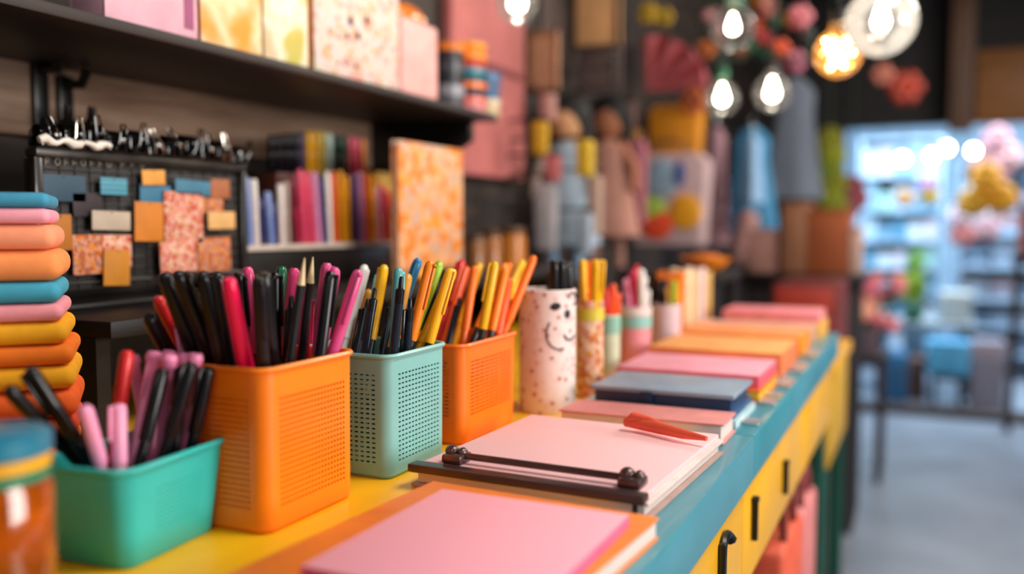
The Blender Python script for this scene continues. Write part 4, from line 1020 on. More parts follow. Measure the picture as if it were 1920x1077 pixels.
bulb('round bulb glowing at the picture top above the wall shelf end', 970, 6, 1.9, 0.042, 0.020, 26)

# ------------------------------------------------------------------ blurred goods along the left wall
def wx(px, py, Y): return at(px, py, y=Y)
def fixy(px, Y, m=0.03):
    a = at(px, 300, y=Y); return Y if a.x > WALL + m else Y * (WALL + m) / a.x
def slab(name, lab, cat, px0, py0, px1, py1, Y, th, m_, bev=0.006, group=None, extra=None):
    a = at(px0, py0, y=Y); b = at(px1, py1, y=Y)
    t = thing(name, lab, cat, ((a.x + b.x) / 2, Y, b.z), group)
    return t, a, b
def frame_thing(lab, px0, py0, px1, py1, Y, fr, inner, name='framed_print', cat='picture', group='prints on the left wall'):
    Y = fixy(px0, Y, 0.005)
    t, a, b = slab(name, lab, cat, px0, py0, px1, py1, Y, 0, None, group=group)
    w_ = 0.012
    MB().box((a.x, Y, b.z), (b.x, Y + 0.012, a.z), 0.001).build('backing', inner, t)
    MB().box((a.x, Y - 0.006, b.z), (a.x + w_, Y, a.z), 0.001).box((b.x - w_, Y - 0.006, b.z), (b.x, Y, a.z), 0.001).box((a.x, Y - 0.006, a.z - w_), (b.x, Y, a.z), 0.001).box((a.x, Y - 0.006, b.z), (b.x, Y, b.z + w_), 0.001).build('frame', fr, t)
    return t
# pink board on the wall after the shelf
a = at(905, 0, x=WALL + 0.03); b = at(985, 320, x=WALL + 0.03); c0 = at(905, 330, x=WALL + 0.03)
pb = thing('pink_board', 'dusty pink wall board beyond the end of the wall shelf', 'board', (WALL + 0.02, 2.07, c0.z))
MB().box((WALL + 0.002, 1.80, c0.z), (WALL + 0.03, 2.20, 2.45), 0.003).build('panel', mat('#b86864', 0.7, var=0.1, scale=6), pb)
MB().box((WALL + 0.0305, 1.80, 1.50), (WALL + 0.036, 2.20, 1.515), 0.001).build('batten', mat('#7a3838', 0.7), pb)
# things standing at right angles to the wall, on a dark slat grid partition
GY = 2.35
frame_thing('large cream print with a dark frame high on the left wall', 1074, -40, 1162, 92, 3.0, mat('#2a1c14', 0.5), mat('#cf9a66', 0.7))
frame_thing('narrow peach beige print beside the pink board', 992, 60, 1046, 168, 2.35, mat('#9a6a4a', 0.5), mat('#c08a6a', 0.7))
g = thing('wire_rack', 'dark wire hanging rack above the dolls', 'rack', (-0.9, 2.6, 1.5))
a = at(1060, 92, y=2.6); b = at(1162, 165, y=2.6); a.x = max(a.x, WALL + 0.01)
mb = MB()
for k in range(9):
    x = a.x + (b.x - a.x) * k / 8; mb.tube([(x, 2.6, b.z), (x, 2.6, a.z)], 0.004, 8)
for k in range(3):
    z_ = b.z + (a.z - b.z) * k / 2; mb.tube([(WALL, 2.6, z_), (b.x, 2.6, z_)], 0.005, 8)
mb.build('wires', mat('#5a4a46', 0.4, 0.5), g)
def doll(lab, px, py_top, py_bot, Y, hair, skin, dress, arms, trim):
    Y = fixy(px, Y, 0.10)
    T = at(px, py_top, y=Y); B = at(px, py_bot, y=Y); H = T.z - B.z; x = T.x
    t = thing('cloth_doll', lab, 'doll', (x, Y, B.z), 'cloth dolls hanging on the left wall')
    hr = H * 0.10
    hz = T.z - hr * 1.2
    MB().ball((x, Y, hz), (hr * 1.0, hr * 0.9, hr * 1.15), 18).build('head', skin, t)
    MB().ball((x, Y + hr * 0.28, hz + hr * 0.4), (hr * 1.4, hr * 1.05, hr * 1.3), 18).box((x - hr * 1.45, Y + hr * .1, hz - hr * 1.4), (x + hr * 1.45, Y + hr * 1.0, hz + hr * .2), hr * 0.4).build('hair', hair, [c for c in t.children if c.name.startswith('head')][0])
    MB().lathe([(0, -H * 0.62), (hr * 2.1, -H * 0.60), (hr * 1.6, -H * 0.35), (hr * 1.0, -H * 0.18), (hr * 1.15, -H * 0.08), (hr * 0.5, -H * 0.02), (0, 0)], (x, Y, hz - hr * 0.9), 20, sy=0.6).build('dress', dress, t)
    for s in (-1, 1):
        MB().tube([(x + s * hr * 0.9, Y, hz - hr * 1.4), (x + s * hr * 1.7, Y - 0.01, hz - hr * 2.8), (x + s * hr * 1.8, Y - 0.02, hz - hr * 4.2)], [hr * 0.32, hr * 0.3, hr * 0.26], 10).build('arm', arms, t)
        zl = hz - hr * 0.9 - H * 0.60
        MB().tube([(x + s * hr * 0.8, Y, zl + 0.01), (x + s * hr * 0.8, Y, max(B.z, zl - H * 0.22))], [hr * 0.34, hr * 0.3], 10).build('leg', trim, t)
    MB().tube([(x, Y + hr * .2, T.z - hr * 0.2), (x, Y + hr * .2, T.z + 0.05)], 0.002, 6).build('hanging_loop', blackm, t)
doll('cloth doll with black hair and pale blue grey dress hanging nearest', 1062, 190, 520, 2.55, mat('#100c0c', 0.7), mat('#c9966a', 0.7), mat('#9cb0c0', 0.8), mat('#c2a89c', 0.8), mat('#8fb4d4', 0.8))
doll('cloth doll with brown face and tan pink dress behind the first doll', 1140, 190, 500, 2.95, mat('#0f0b0a', 0.7), mat('#9a5e40', 0.7), mat('#b07c6c', 0.8), mat('#a86a50', 0.8), mat('#9a6e60', 0.8))
def bag(lab, px0, py0, px1, py1, Y, m_, hm, group='bags hanging on the left wall', patch=(), name='gift_bag', th=0.06, cat='bag'):
    Y = fixy(px0, Y)
    t, a, b = slab(name, lab, cat, px0, py0, px1, py1, Y, 0, None, group=group)
    w_ = b.x - a.x; hh = a.z - b.z
    MB().prism([(a.x + w_ * .06, b.z), (b.x - w_ * .06, b.z), (b.x, a.z - hh * .1), (b.x - w_ * .1, a.z), (a.x + w_ * .1, a.z), (a.x, a.z - hh * .1)], 'y', Y, Y + th, min(0.008, w_ * .08)).build('body', m_, t)
    MB().tube([(a.x + w_ * .3, Y + th / 2, a.z - 0.005), (a.x + w_ * .33, Y + th / 2, a.z + hh * .1), (a.x + w_ * .5, Y + th / 2, a.z + hh * .16), (a.x + w_ * .67, Y + th / 2, a.z + hh * .1), (a.x + w_ * .7, Y + th / 2, a.z - 0.005)], 0.004, 8).build('handle', hm, t)
    zr_ = a.z + hh * .16 - 0.006
    tag(MB().tube([(WALL, Y + th / 2, zr_), ((a.x + b.x) / 2 + 0.02, Y + th / 2, zr_)], 0.0035, 8).build('wall_rod', blackm), 'black wall rod for the ' + lab.split(' hanging')[0].split(' by the')[0], 'rod', 'rods for bags on the left wall')
    for (qx0, qy0, qx1, qy1, pm) in patch:
        p0 = at(qx0, qy0, y=Y); p1 = at(qx1, qy1, y=Y); c_ = (p0 + p1) / 2
        MB().ball((c_.x, Y, c_.z), (abs(p1.x - p0.x) / 2, 0.012, abs(p0.z - p1.z) / 2), 20).build('patch', pm, t)
    return t
bag('slim mustard yellow bag hanging by the pale blue doll', 996, 228, 1022, 290, 2.08, mat('#c89a1c', 0.6), blackm, th=0.03)
bag('small pink bag under the mustard yellow one', 1020, 292, 1046, 340, 2.08, mat('#c06a6c', 0.6), blackm, th=0.03)
bag('long grey white cloth bag hanging left of the pale blue doll', 1000, 345, 1040, 470, 2.08, mat('#a8a4a8', 0.7), blackm, th=0.03)
bag('yellow pouch beside the shoulder of the pale blue doll', 1078, 262, 1106, 330, 2.10, mat('#c9a626', 0.6), blackm, th=0.04)
bag('small orange pouch beyond the brown faced doll', 1164, 240, 1194, 280, 3.1, mat('#c88418', 0.6), blackm, th=0.04)
bag('tall pink and red bag beyond the dolls', 1180, 262, 1206, 420, 3.0, mat('#a8606c', 0.7), blackm, th=0.05)
bag('large golden orange bag hanging over the colourful tote', 1214, 200, 1312, 300, 3.35, mat('#d88a12', 0.6), mat('#7a4a1c', 0.6), th=0.1)
bag('colourful patched tote bag with green, red and orange shapes', 1180, 290, 1322, 462, 3.3, mat('#b89c9c', 0.7), mat('#6a4a4a', 0.6), patch=(
    (1208, 298, 1270, 372, mat('#7d98a8', 0.7)), (1262, 302, 1284, 350, mat('#2c4a8a', 0.7)), (1186, 368, 1250, 420, mat('#8fae3c', 0.7)), (1198, 390, 1262, 450, mat('#d9441c', 0.7)), (1254, 364, 1316, 432, mat('#e09a0c', 0.7))), th=0.12)
bag('dusty pink pouch hanging at the end of the pink board', 1010, 175, 1034, 225, 2.2, mat('#b08078', 0.7), blackm, th=0.04)
bag('beige long pouch between the two dolls', 1100, 330, 1122, 440, 2.16, mat('#b09484', 0.7), blackm, th=0.04)
bag('pale grey pouch low beside the beige pouch', 1082, 400, 1104, 478, 2.12, mat('#9aa8b8', 0.7), blackm, th=0.04)
bag('rosy striped pouch just above the tall pink and red bag', 1166, 190, 1188, 236, 2.8, mat('#6a4a44', 0.7), blackm, th=0.04)
frame_thing('small brown print under the large cream one', 1090, 100, 1150, 168, 2.72, mat('#2a1c14', 0.5), mat('#5a4038', 0.7))
# red fabric fan and flowers above it
t = thing('paper_fan', 'folded red and pink paper fan hanging above the golden bag', 'fan', at(1255, 160, y=3.2), 'paper decorations')
c_ = at(1215, 170, y=3.2)
for k in range(7):
    a0 = math.radians(10 + k * 13); L = 0.21
    p = Vector((c_.x + L * math.cos(a0), 3.2 + (k % 2) * 0.02, c_.z + L * math.sin(a0) * 0.9))
    MB().tube([c_, (Vector(c_) + p) / 2, p], [0.008, 0.022, 0.034], 8).build('fold', mat('#a83238' if k % 2 else '#b8585c', 0.7), t)
def blossom(lab, px, py, Y, R, petal, centre, group, n=6):
    P = at(px, py, y=Y)
    t = thing('paper_flower', lab, 'flower', P, group)
    for k in range(n):
        a = 2 * PI * k / n
        MB().ball((P.x + R * .6 * math.cos(a), P.y, P.z + R * .6 * math.sin(a)), (R * .45, R * .3, R * .45), 10).build('petal', petal, t)
    MB().ball((P.x, P.y - R * .2, P.z), R * .3, 10).build('centre', centre, t)
    MB().tube([(P.x, P.y + .01, P.z), (P.x, P.y + .01, CEIL - 0.0005)], 0.0015, 6).build('cord', mat('#141110', 0.6), t)
    return t
blossom('yellow paper flower high beside the large cream print', 1215, 25, 3.1, 0.036, mat('#c9a21a', 0.6), mat('#8a6a12', 0.6), 'paper flowers')
blossom('yellow paper flower beside its twin above the red fan', 1246, 32, 3.15, 0.032, mat('#b8961c', 0.6), mat('#6a5a12', 0.6), 'paper flowers')
blossom('small orange paper flower over the golden bag', 1300, 190, 3.3, 0.05, mat('#c0602a', 0.6), mat('#7a3a18', 0.6), 'paper flowers')
blossom('pale paper flower hanging alone before the dark beams', 1655, 140, 4.2, 0.045, mat('#a8604c', 0.6), mat('#7a3a2c', 0.6), 'paper flowers')
blossom('red paper flower hanging before the dark beams', 1698, 165, 4.3, 0.075, mat('#8e2a16', 0.6), mat('#c04424', 0.6), 'paper flowers')
# garland of paper blossoms around the bulbs
G = thing('flower_garland', 'hanging garland of pink, orange and green paper blossoms around the bulbs', 'garland', at(1420, 60, y=2.6))
ring_pts = [at(x, y, y=2.85) for x, y in ((1320, 40), (1335, 90), (1380, 112), (1430, 92), (1470, 105), (1510, 118), (1525, 60), (1490, 20), (1440, 8), (1400, -30), (1340, -10), (1320, 40))]
MB().tube(ring_pts, 0.005, 8).build('vine', mat('#1c4a34', 0.7), G)
MB().tube([ring_pts[9], (ring_pts[9].x, ring_pts[9].y, CEIL - 0.001)], 0.002, 6).build('cord', mat('#141110', 0.6), G)
for px, py, R, h_ in ((1500, 32, .030, '#d87a84'), (1482, 36, .018, '#c8a02c'), (1440, 14, .024, '#c87a70'), (1462, 92, .026, '#d8542a'), (1430, 70, .020, '#b03c3c'), (1492, 116, .028, '#b86a80'), (1336, 36, .028, '#b07878'), (1326, 92, .026, '#a85a28'), (1386, 98, .022, '#8a5038'), (1408, 84, .018, '#2a6a48'), (1452, 40, .018, '#1c5a3c'), (1416, 48, .020, '#c05028'),
                      (1436, 100, .016, '#20503c'), (1380, 6, .022, '#2c8058'), (1424, 0, .022, '#c07a30'), (1352, 118, .020, '#3c4a44'), (1510, 66, .018, '#3a2a2c'), (1346, 66, .022, '#9a5a4a')):
    P = at(px, py, y=2.85 + random.uniform(-.03, .03)); R *= 1.25
    mb = MB()
    for k in range(5):
        a = 2 * PI * k / 5; mb.ball((P.x + R * .5 * math.cos(a), P.y + 0.3 * R * math.sin(a * 2), P.z + R * .5 * math.sin(a)), (R * .55, R * .5, R * .55), 8)
    mb.build('blossom', mat(h_, 0.65), G)
# blue and grey garments on a rail
def garment(lab, px0, py0, px1, py1, Y, m_, folds=7, group='garments on the rail', sleeve=True):
    t, a, b = slab('hanging_garment', lab, 'garment', px0, py0, px1, py1, Y, 0, None, group=group)
    w_ = b.x - a.x; hh = a.z - b.z; cxm = (a.x + b.x) / 2
    bm = bmesh.new(); rows = []; nu = 40
    for v, s in ((0, .22), (.06, .5), (.12, .72), (.3, .66), (.6, .82), (1, 1.0)):
        row = []
        for k in range(nu):
            an = 2 * PI * k / nu; f_ = 1 + 0.13 * v * math.sin(an * folds)
            row.append(bm.verts.new((cxm + w_ / 2 * s * math.cos(an) * f_, Y + (0.03 + 0.04 * v) * math.sin(an) * f_, a.z - hh * v)))
        rows.append(row)
    for r0, r1 in zip(rows, rows[1:]):
        for k in range(nu): bm.faces.new((r0[k], r0[(k + 1) % nu], r1[(k + 1) % nu], r1[k]))
    bm.faces.new(rows[0]); bm.faces.new(list(reversed(rows[-1])))
    mb = MB(); mb.bm.free(); mb.bm = bm; mb.build('cloth', m_, t)
    MB().tube([(cxm, Y, a.z - 0.01), (cxm, Y, a.z + 0.03), (cxm, Y + 0.014, a.z + 0.05)], 0.003, 6).build('hanger_hook', mat('#8a8a8a', 0.3, 0.8), t)
    pg = MB().tube([(WALL, Y + 0.012, a.z + 0.046), (cxm + 0.03, Y + 0.012, a.z + 0.046)], 0.006, 8).build('wall_rod', blackm)
    tag(pg, 'black wall rod holding the ' + lab.split(' hanging')[0].split(' like')[0], 'rod', 'garment rods on the left wall')
garment('narrow rose garment hanging beside the blue garments', 1318, 235, 1366, 460, 3.75, mat('#a07880', 0.8))
garment('bright blue garment hanging behind a pale blue scarf', 1362, 240, 1455, 440, 4.0, mat('#3f82aa', 0.8))
garment('slate grey jacket hanging beside the blue garments', 1440, 150, 1540, 372, 4.55, mat('#6a7280', 0.8), 4)
garment('pale blue scarf hanging in front of the bright blue garment', 1390, 255, 1432, 380, 3.66, mat('#84a8cc', 0.8), 4)
garment('pink skirt hanging under the bright blue garment', 1372, 395, 1430, 495, 3.86, mat('#b88a84', 0.8), 5)
# low dark cabinet with brown boxes, beyond the counter
cb = thing('cabinet', 'low black cabinet beyond the counter end carrying brown boxes', 'cabinet', (-0.6, 3.6, 0))
ca = at(1385, 512, y=3.4); cb2 = at(1618, 512, y=3.4)
MB().box((ca.x, 3.4, ca.z - 0.04), (cb2.x, 3.85, ca.z), 0.004).build('top_board', blackm, cb)
MB().box((ca.x + 0.02, 3.44, 0.001), (cb2.x - 0.02, 3.84, ca.z - 0.041), 0.004).build('body', mat('#1c0f0c', 0.6), cb)
zc = ca.z + 0.0006
for px0, py0, px1, lab, h_, dy in ((1466, 380, 1512, 'tall tan cardboard box on the black cabinet', '#8a5a3c', 0.0), (1514, 392, 1590, 'large rust brown box on the black cabinet', '#94481c', 0.0), (1404, 430, 1460, 'pinkish box at the wall end of the black cabinet', '#a8786c', 0.02), (1592, 425, 1612, 'narrow pale peach box at the aisle end of the black cabinet', '#b89484', 0.01)):
    a = at(px0, py0, y=3.45 + dy); b = at(px1, 500, y=3.45 + dy)
    t = thing('cardboard_box', lab, 'box', ((a.x + b.x) / 2, 3.5, zc), 'boxes on the black cabinet')
    MB().box((a.x + .002, 3.45 + dy, zc), (b.x - .002, 3.68 + dy, a.z - 0.012), 0.003).build('body', mat(h_, 0.7), t)
    MB().box((a.x, 3.447 + dy, a.z - 0.0118), (b.x, 3.683 + dy, a.z), 0.003).build('lid', mat(h_, 0.6, var=0.15), t)
# red drawers unit just behind the counter
un = thing('low_chest', 'low red lacquered chest between the counter end and the black cabinet', 'chest', (-0.45, 2.6, 0))
a = at(1448, 532, y=2.6); b = at(1572, 532, y=2.6)
MB().box((a.x, 2.6, 0), (b.x, 2.95, a.z), 0.006).build('body', mat('#6a241c', 0.5), un)
MB().box((a.x + .01, 2.592, a.z - 0.075), (b.x - .01, 2.6, a.z - 0.012), 0.003).build('drawer', mat('#a8382c', 0.5), un)
MB().box((a.x + .01, 2.592, a.z - 0.15), (b.x - .01, 2.6, a.z - 0.085), 0.003).build('drawer', mat('#8a2a30', 0.5), un)
# orange bowl seen above the standing books
P = at(1312, 500, y=2.0)
zr_ = RT_Z
st = thing('stool_table', 'small dark side table behind the standing books', 'table', (P.x, 2.02, 0))
MB().box((P.x - 0.17, 1.93, P.z - 0.035), (P.x + 0.055, 2.20, P.z - 0.015), 0.003).build('top', riser_m, st)
for dx, dy in ((-.15, 1.95), (.035, 1.95), (-.15, 2.18), (.035, 2.18)):
    MB().box((P.x + dx - .012, dy - .012, 0), (P.x + dx + .012, dy + .012, P.z - 0.0352), 0.002).build('leg', riser_m, st)
t = thing('bowl', 'orange bowl on the side table behind the standing books', 'bowl', (P.x, 2.05, P.z - 0.0145))
MB().lathe([(0, 0), (0.025, 0), (0.05, 0.018), (0.058, 0.034), (0.055, 0.034), (0.047, 0.02), (0, 0.008)], (P.x, 2.05, P.z - 0.0145), 28).build('shell', mat('#ea8210', 0.4), t)
MB().ball((P.x, 2.05, P.z + 0.012), (0.046, 0.046, 0.016), 20).build('filling', mat('#d8742a', 0.7, bump=0.5), t)

# ------------------------------------------------------------------ second stand, bags below, plant stand
ta = thing('side_table', 'yellow table with green legs beyond the counter', 'table', (-0.3, 2.5, 0))
MB().box((-0.36, 2.02, 0.80), (-0.172, 2.50, 0.83), 0.004).build('top', apron_y, ta)
MB().box((-0.355, 2.03, 0.60), (-0.18, 2.49, 0.7995), 0.004).build('apron', mat('#c99a1c', 0.5), ta)
for x, y in ((-0.198, 2.05), (-0.198, 2.47), (-0.33, 2.05), (-0.33, 2.47)):
    MB().box((x - .016, y - .016, 0), (x + .016, y + .016, 0.5995), 0.003).build('leg', green, ta)
def lowbag(lab, x0, x1, y0, y1, h, m_, hm):
    t = thing('shopping_bag', lab, 'bag', ((x0 + x1) / 2, (y0 + y1) / 2, 0.38), 'shopping bags under the counter')
    MB().box((x0, y0, 0.3805), (x1, y1, h), 0.012, 3).build('body', m_, t)
    cy_ = (y0 + y1) / 2
    MB().tube([(x1 - 0.01, cy_ - .05, h - .01), (x1 - 0.012, cy_ - .045, h + .035), (x1 - .012, cy_, h + .055), (x1 - 0.012, cy_ + .045, h + .035), (x1 - 0.01, cy_ + .05, h - .01)], 0.006, 8).build('handle', hm, t)
lowbag('pinkish red shopping bag under the counter, nearest', -0.34, -0.165, 0.98, 1.19, 0.64, mat('#c2404a', 0.6), mat('#8a2a30', 0.6))
lowbag('coral orange shopping bag under the counter, in the middle', -0.34, -0.160, 1.23, 1.43, 0.69, mat('#d8583a', 0.6), mat('#7a2a1c', 0.6))
lowbag('light pink shopping bag under the counter, by the far leg', -0.34, -0.165, 1.47, 1.66, 0.67, mat('#d07a78', 0.6), mat('#8a3a3a', 0.6))
# plant stand with pink flowers
pf = at(1645, 905, z=0); 
ps = thing('plant_stand', 'dark wooden stand holding the pink flower pot beside the aisle', 'stand', (pf.x, pf.y, 0))
zt_ = at(1640, 668, y=pf.y).z
pw = wood_mat('plant_stand_wood', '#1a0d0b', '#35201a', 6, 'Z')
for dx, dy in ((0, 0), (-.26, 0), (0, .26), (-.26, .26)):
    MB().box((pf.x + dx - .014, pf.y + dy - .014, 0), (pf.x + dx + .014, pf.y + dy + .014, zt_ - 0.0205), 0.003).build('leg', pw, ps)
MB().box((pf.x - .29, pf.y - .03, zt_ - 0.02), (pf.x + .03, pf.y + .29, zt_), 0.004).build('top', pw, ps)
pc = Vector((pf.x - 0.07, pf.y + 0.10, zt_ + 0.0005))
pp = thing('flower_pot', 'pot of pink and peach flowers on the dark stand by the aisle', 'plant', pc)
MB().lathe([(0, 0), (0.05, 0), (0.07, 0.10), (0.073, 0.12), (0.06, 0.12), (0.055, 0.1), (0, 0.095)], pc, 24).build('pot', mat('#5a4a52', 0.6), pp)
random.seed(11)
for k in range(26):
    a = random.uniform(0, 2 * PI); rr = random.uniform(0.0, 0.13); zz = random.uniform(0.13, 0.33)
    q = pc + Vector((rr * math.cos(a), rr * math.sin(a), zz))
    MB().tube([pc + Vector((0, 0, 0.1)), (pc + q) / 2 + Vector((0, 0, .05)), q], 0.003, 6).build('stem', mat('#2c4a30', 0.7), pp)
    mb = MB()
    for j in range(5):
        b_ = 2 * PI * j / 5; mb.ball((q.x + 0.018 * math.cos(b_), q.y + 0.010 * math.sin(b_ * 2), q.z + 0.018 * math.sin(b_)), (0.019, 0.016, 0.019), 8)
    mb.build('blossom', mat(('#dc7e8a', '#e0947c', '#d06a7a', '#e0b090')[k % 4], 0.7), pp)
# dark post of a sign easel at the far aisle side
e0 = at(1888, 810, z=0)
es = thing('easel', 'dark brown wooden easel leaning at the aisle side before the next room', 'easel', (e0.x, e0.y, 0))
et = at(1912, 475, y=e0.y)
MB().tube([(e0.x, e0.y, 0), (et.x, e0.y + .05, et.z)], 0.026, 4).build('leg', pw, es)
MB().tube([(e0.x + 0.42, e0.y, 0), (e0.x + .34, e0.y + .05, et.z)], 0.026, 4).build('leg', pw, es)
MB().tube([(e0.x + 0.2, e0.y + 0.4, 0), (e0.x + .2, e0.y + .08, et.z)], 0.020, 4).build('leg', pw, es)
MB().box((et.x - 0.03, e0.y - .005, et.z - 0.06), (et.x + 0.42, e0.y + .04, et.z), 0.004).build('ledge', pw, es)
ep = thing('notice_board', 'rust orange board standing on the dark easel', 'board', (et.x + .2, e0.y, et.z), None)
MB().box((et.x - 0.01, e0.y - 0.004, et.z + 0.0005), (et.x + 0.4, e0.y + 0.02, et.z + 0.25), 0.003).build('panel', mat('#a8563c', 0.7), ep)
MB().box((et.x - 0.01, e0.y - 0.010, et.z + 0.235), (et.x + 0.4, e0.y - 0.0042, et.z + 0.25), 0.001).build('rim', mat('#6a2a1c', 0.7), ep)

# ------------------------------------------------------------------ next room
NY = 8.2
def nbox(name, lab, cat, px0, py0, px1, py1, Y, th, h_, lid=None, group=None, bev=0.01, z0=None):
    a = at(px0, py0, y=Y); b = at(px1, py1, y=Y); zb_ = z0 if z0 is not None else b.z
    t = thing(name, lab, cat, ((a.x + b.x) / 2, Y + th / 2, zb_), group)
    MB().box((a.x, Y, zb_), (b.x, Y + th, a.z), bev).build('body', mat(h_, 0.6), t)
    if lid: MB().box((a.x - .003, Y - .004, a.z - (a.z - zb_) * .25), (b.x + .003, Y - 0.0002, a.z - .004), 0.003).build('label_panel', mat(lid, 0.6), t)
    return t
def shelving(lab, px0, px1, pyt, Y, shelves, h_, Dp=0.4):
    a = at(px0, pyt, y=Y); b = at(px1, pyt, y=Y)
    t = thing('shelving_unit', lab, 'shelving', ((a.x + b.x) / 2, Y + Dp / 2, 0), 'shelving in the next room')
    m_ = mat(h_, 0.6)
    MB().box((a.x, Y, 0.001), (a.x + .025, Y + Dp, a.z), .003).build('side_panel', m_, t)
    MB().box((b.x - .025, Y, 0.001), (b.x, Y + Dp, a.z), .003).build('side_panel', m_, t)
    MB().box((a.x + .026, Y + Dp - .02, 0.001), (b.x - .026, Y + Dp, a.z)).build('back_panel', m_, t)
    zs_ = []
    for py in shelves:
        z_ = at(px0, py, y=Y).z
        MB().box((a.x + .026, Y, z_ - .02), (b.x - .026, Y + Dp - .021, z_), .003).build('shelf_board', m_, t)
        zs_.append(z_)
    return t, a.x + .03, b.x - .03, zs_
random.seed(5)
t, x0, x1, zl = shelving('tall pale blue shelving in the next room, wall side', 1612, 1772, 262, 7.6, (262, 330, 395, 450, 500, 550, 600, 650), '#b6d0e2')
def sord(i, n): return 'leftmost' if i == 0 else 'rightmost' if i == n - 1 else 'the middle one' if 2 * i == n - 1 else 'second from left' if i == 1 else 'second from right'
cols1 = ['#dfe8f2', '#9cc4da', '#c4dcec', '#5f9ab8', '#e6dce8', '#a8d0c8', '#7aa4c0']
k = 0
ordw = ['top', 'second', 'third', 'fourth', 'fifth', 'sixth', 'lowest']
for si, z_ in enumerate(zl[1:]):
    hgt = (zl[si] - z_) - 0.03; n = 5; wd = (x1 - x0) / n
    for j in range(n):
        hh = hgt * random.uniform(.55, .95); c_ = cols1[(k * 3 + j) % 7]; k += 1
        t = thing('storage_box', '%s box on the %s shelf of the pale blue shelving, %s' % ({'#dfe8f2': 'white', '#9cc4da': 'sky blue', '#c4dcec': 'ice blue', '#5f9ab8': 'mid blue', '#e6dce8': 'lilac white', '#a8d0c8': 'mint', '#7aa4c0': 'dusty blue'}[c_], ordw[si], sord(j, n)), 'box', (x0 + wd * (j + .5), 7.75, z_), 'boxes on the pale blue shelving')
        MB().box((x0 + wd * j + .006, 7.64, z_ + .0006), (x0 + wd * (j + 1) - .006, 7.9, z_ + hh), .006).build('body', mat(c_, 0.6), t)
t, x0, x1, zl = shelving('grey blue shelving with stacked papers in the next room, aisle side', 1800, 1990, 300, 7.4, (300, 440, 500, 560, 610, 660), '#a9c2d6')
for si, z_ in enumerate(zl[1:]):
    hgt = (zl[si] - z_) - 0.035; n = 3; wd = (x1 - x0) / n
    for j in range(n):
        hh = hgt * random.uniform(.5, .9)
        nm = (('pale grey', '#c8ccd8'), ('blush', '#cfa8ac'), ('slate blue', '#56789a'), ('ice blue', '#b4cbe0'))[(si * 2 + j) % 4]
        t = thing('paper_stack', '%s papers on the %s shelf of the grey blue shelving, %s' % (nm[0], ordw[si], sord(j, n)), 'paper stack', (x0 + wd * (j + .5), 7.55, z_), 'paper stacks on the grey blue shelving')
        nl = 4
        for q in range(nl):
            MB().box((x0 + wd * j + .012, 7.43 + .01 * (q % 2), z_ + .0006 + hh * q / nl), (x0 + wd * (j + 1) - .012, 7.7, z_ + hh * (q + .8) / nl), .003).build('ream', mat(nm[1] if q % 2 else '#9fb4cc', 0.6), t)
# round bright lamps
def round_lamp(lab, px, py, Y, R):
    P = at(px, py, y=Y)
    t = thing('globe_lamp', lab, 'lamp', P, 'globe lamps in the next room')
    MB().ball(P, R, 20).build('globe', mat('#f4faff', 0.4, emit=22.0, var=0), t)
    MB().lathe([(R * .4, R * .9), (R * .45, R * 1.3), (0, R * 1.31)], P, 14).build('cap', mat('#c8d0d8', 0.4), t)
    MB().tube([(P.x, P.y, P.z + R * 1.3), (P.x, P.y, 2.999)], 0.004, 6).build('cord', mat('#8a98a8', 0.5), t)
for px, py, Y, R, lab in ((1692, 298, 6.6, .030, 'white globe lamp in the next room, nearest the shelving wall'), (1747, 292, 6.7, .028, 'lower white globe lamp of the touching pair'), (1776, 278, 6.5, .029, 'upper white globe lamp of the touching pair'), (1825, 283, 6.6, .030, 'white globe lamp hanging alone by the pink blossoms')):
    round_lamp(lab, px, py, Y, R)
# hanging leaf bunch and flowers in the opening
def bunch(lab, pts, Y, R, cols_, name='hanging_flowers', n=8, top=None):
    P = at(pts[0][0], pts[0][1], y=Y)
    t = thing(name, lab, 'flowers', P, 'hanging flowers by the opening')
    for i, (px, py) in enumerate(pts):
        Q = at(px, py, y=Y); mb = MB()
        for j in range(n):
            a = 2 * PI * j / n; mb.ball((Q.x + R * .55 * math.cos(a), Y + R * .2 * math.sin(3 * a), Q.z + R * .55 * math.sin(a)), (R * .42, R * .3, R * .42), 8)
        mb.ball((Q.x, Y - R * .2, Q.z), R * .4, 8)
        mb.build('blossom', mat(cols_[i % len(cols_)], 0.6), t)
        if i: MB().tube([at(pts[i - 1][0], pts[i - 1][1], y=Y + .03), at(px, py, y=Y + .03)], 0.006, 6).build('stem', mat('#3c6a3c', 0.6), t)
    if top: MB().tube([P + Vector((0, .03, 0)), Vector((P.x, Y + .03, top))], 0.004, 6).build('cord', mat('#3c4a3c', 0.6), t)
bunch('olive yellow leaf bunch hanging at the wall side of the opening', [(1556, 262), (1562, 290), (1556, 318), (1566, 345), (1558, 368), (1566, 388)], 5.2, .075, ['#8a8a1c', '#9aa01c', '#7a8a14'], top=CEIL)
bunch('golden yellow flower bunch in the opening', [(1848, 332), (1878, 372), (1824, 380), (1856, 355)], 6.3, .10, ['#f0a818', '#f2a90c', '#e0a41c'], top=2.99)
bunch('soft pink blossom bunch beside the lone lamp', [(1870, 262), (1845, 300), (1890, 295), (1868, 320)], 6.9, .10, ['#c89098', '#b07a80', '#d8a8a8'], top=2.99)
bunch('small orange and mustard blossoms hanging before the blue shelving', [(1696, 372), (1742, 368), (1738, 345)], 6.8, .065, ['#d8a060', '#c8a42c', '#b890c8'], top=2.99)
bunch('pinkish red blossom bunch at the wall side of the blue shelving', [(1598, 350), (1606, 372), (1592, 388)], 5.6, .075, ['#a8505c', '#b8606c'], top=CEIL - .17)
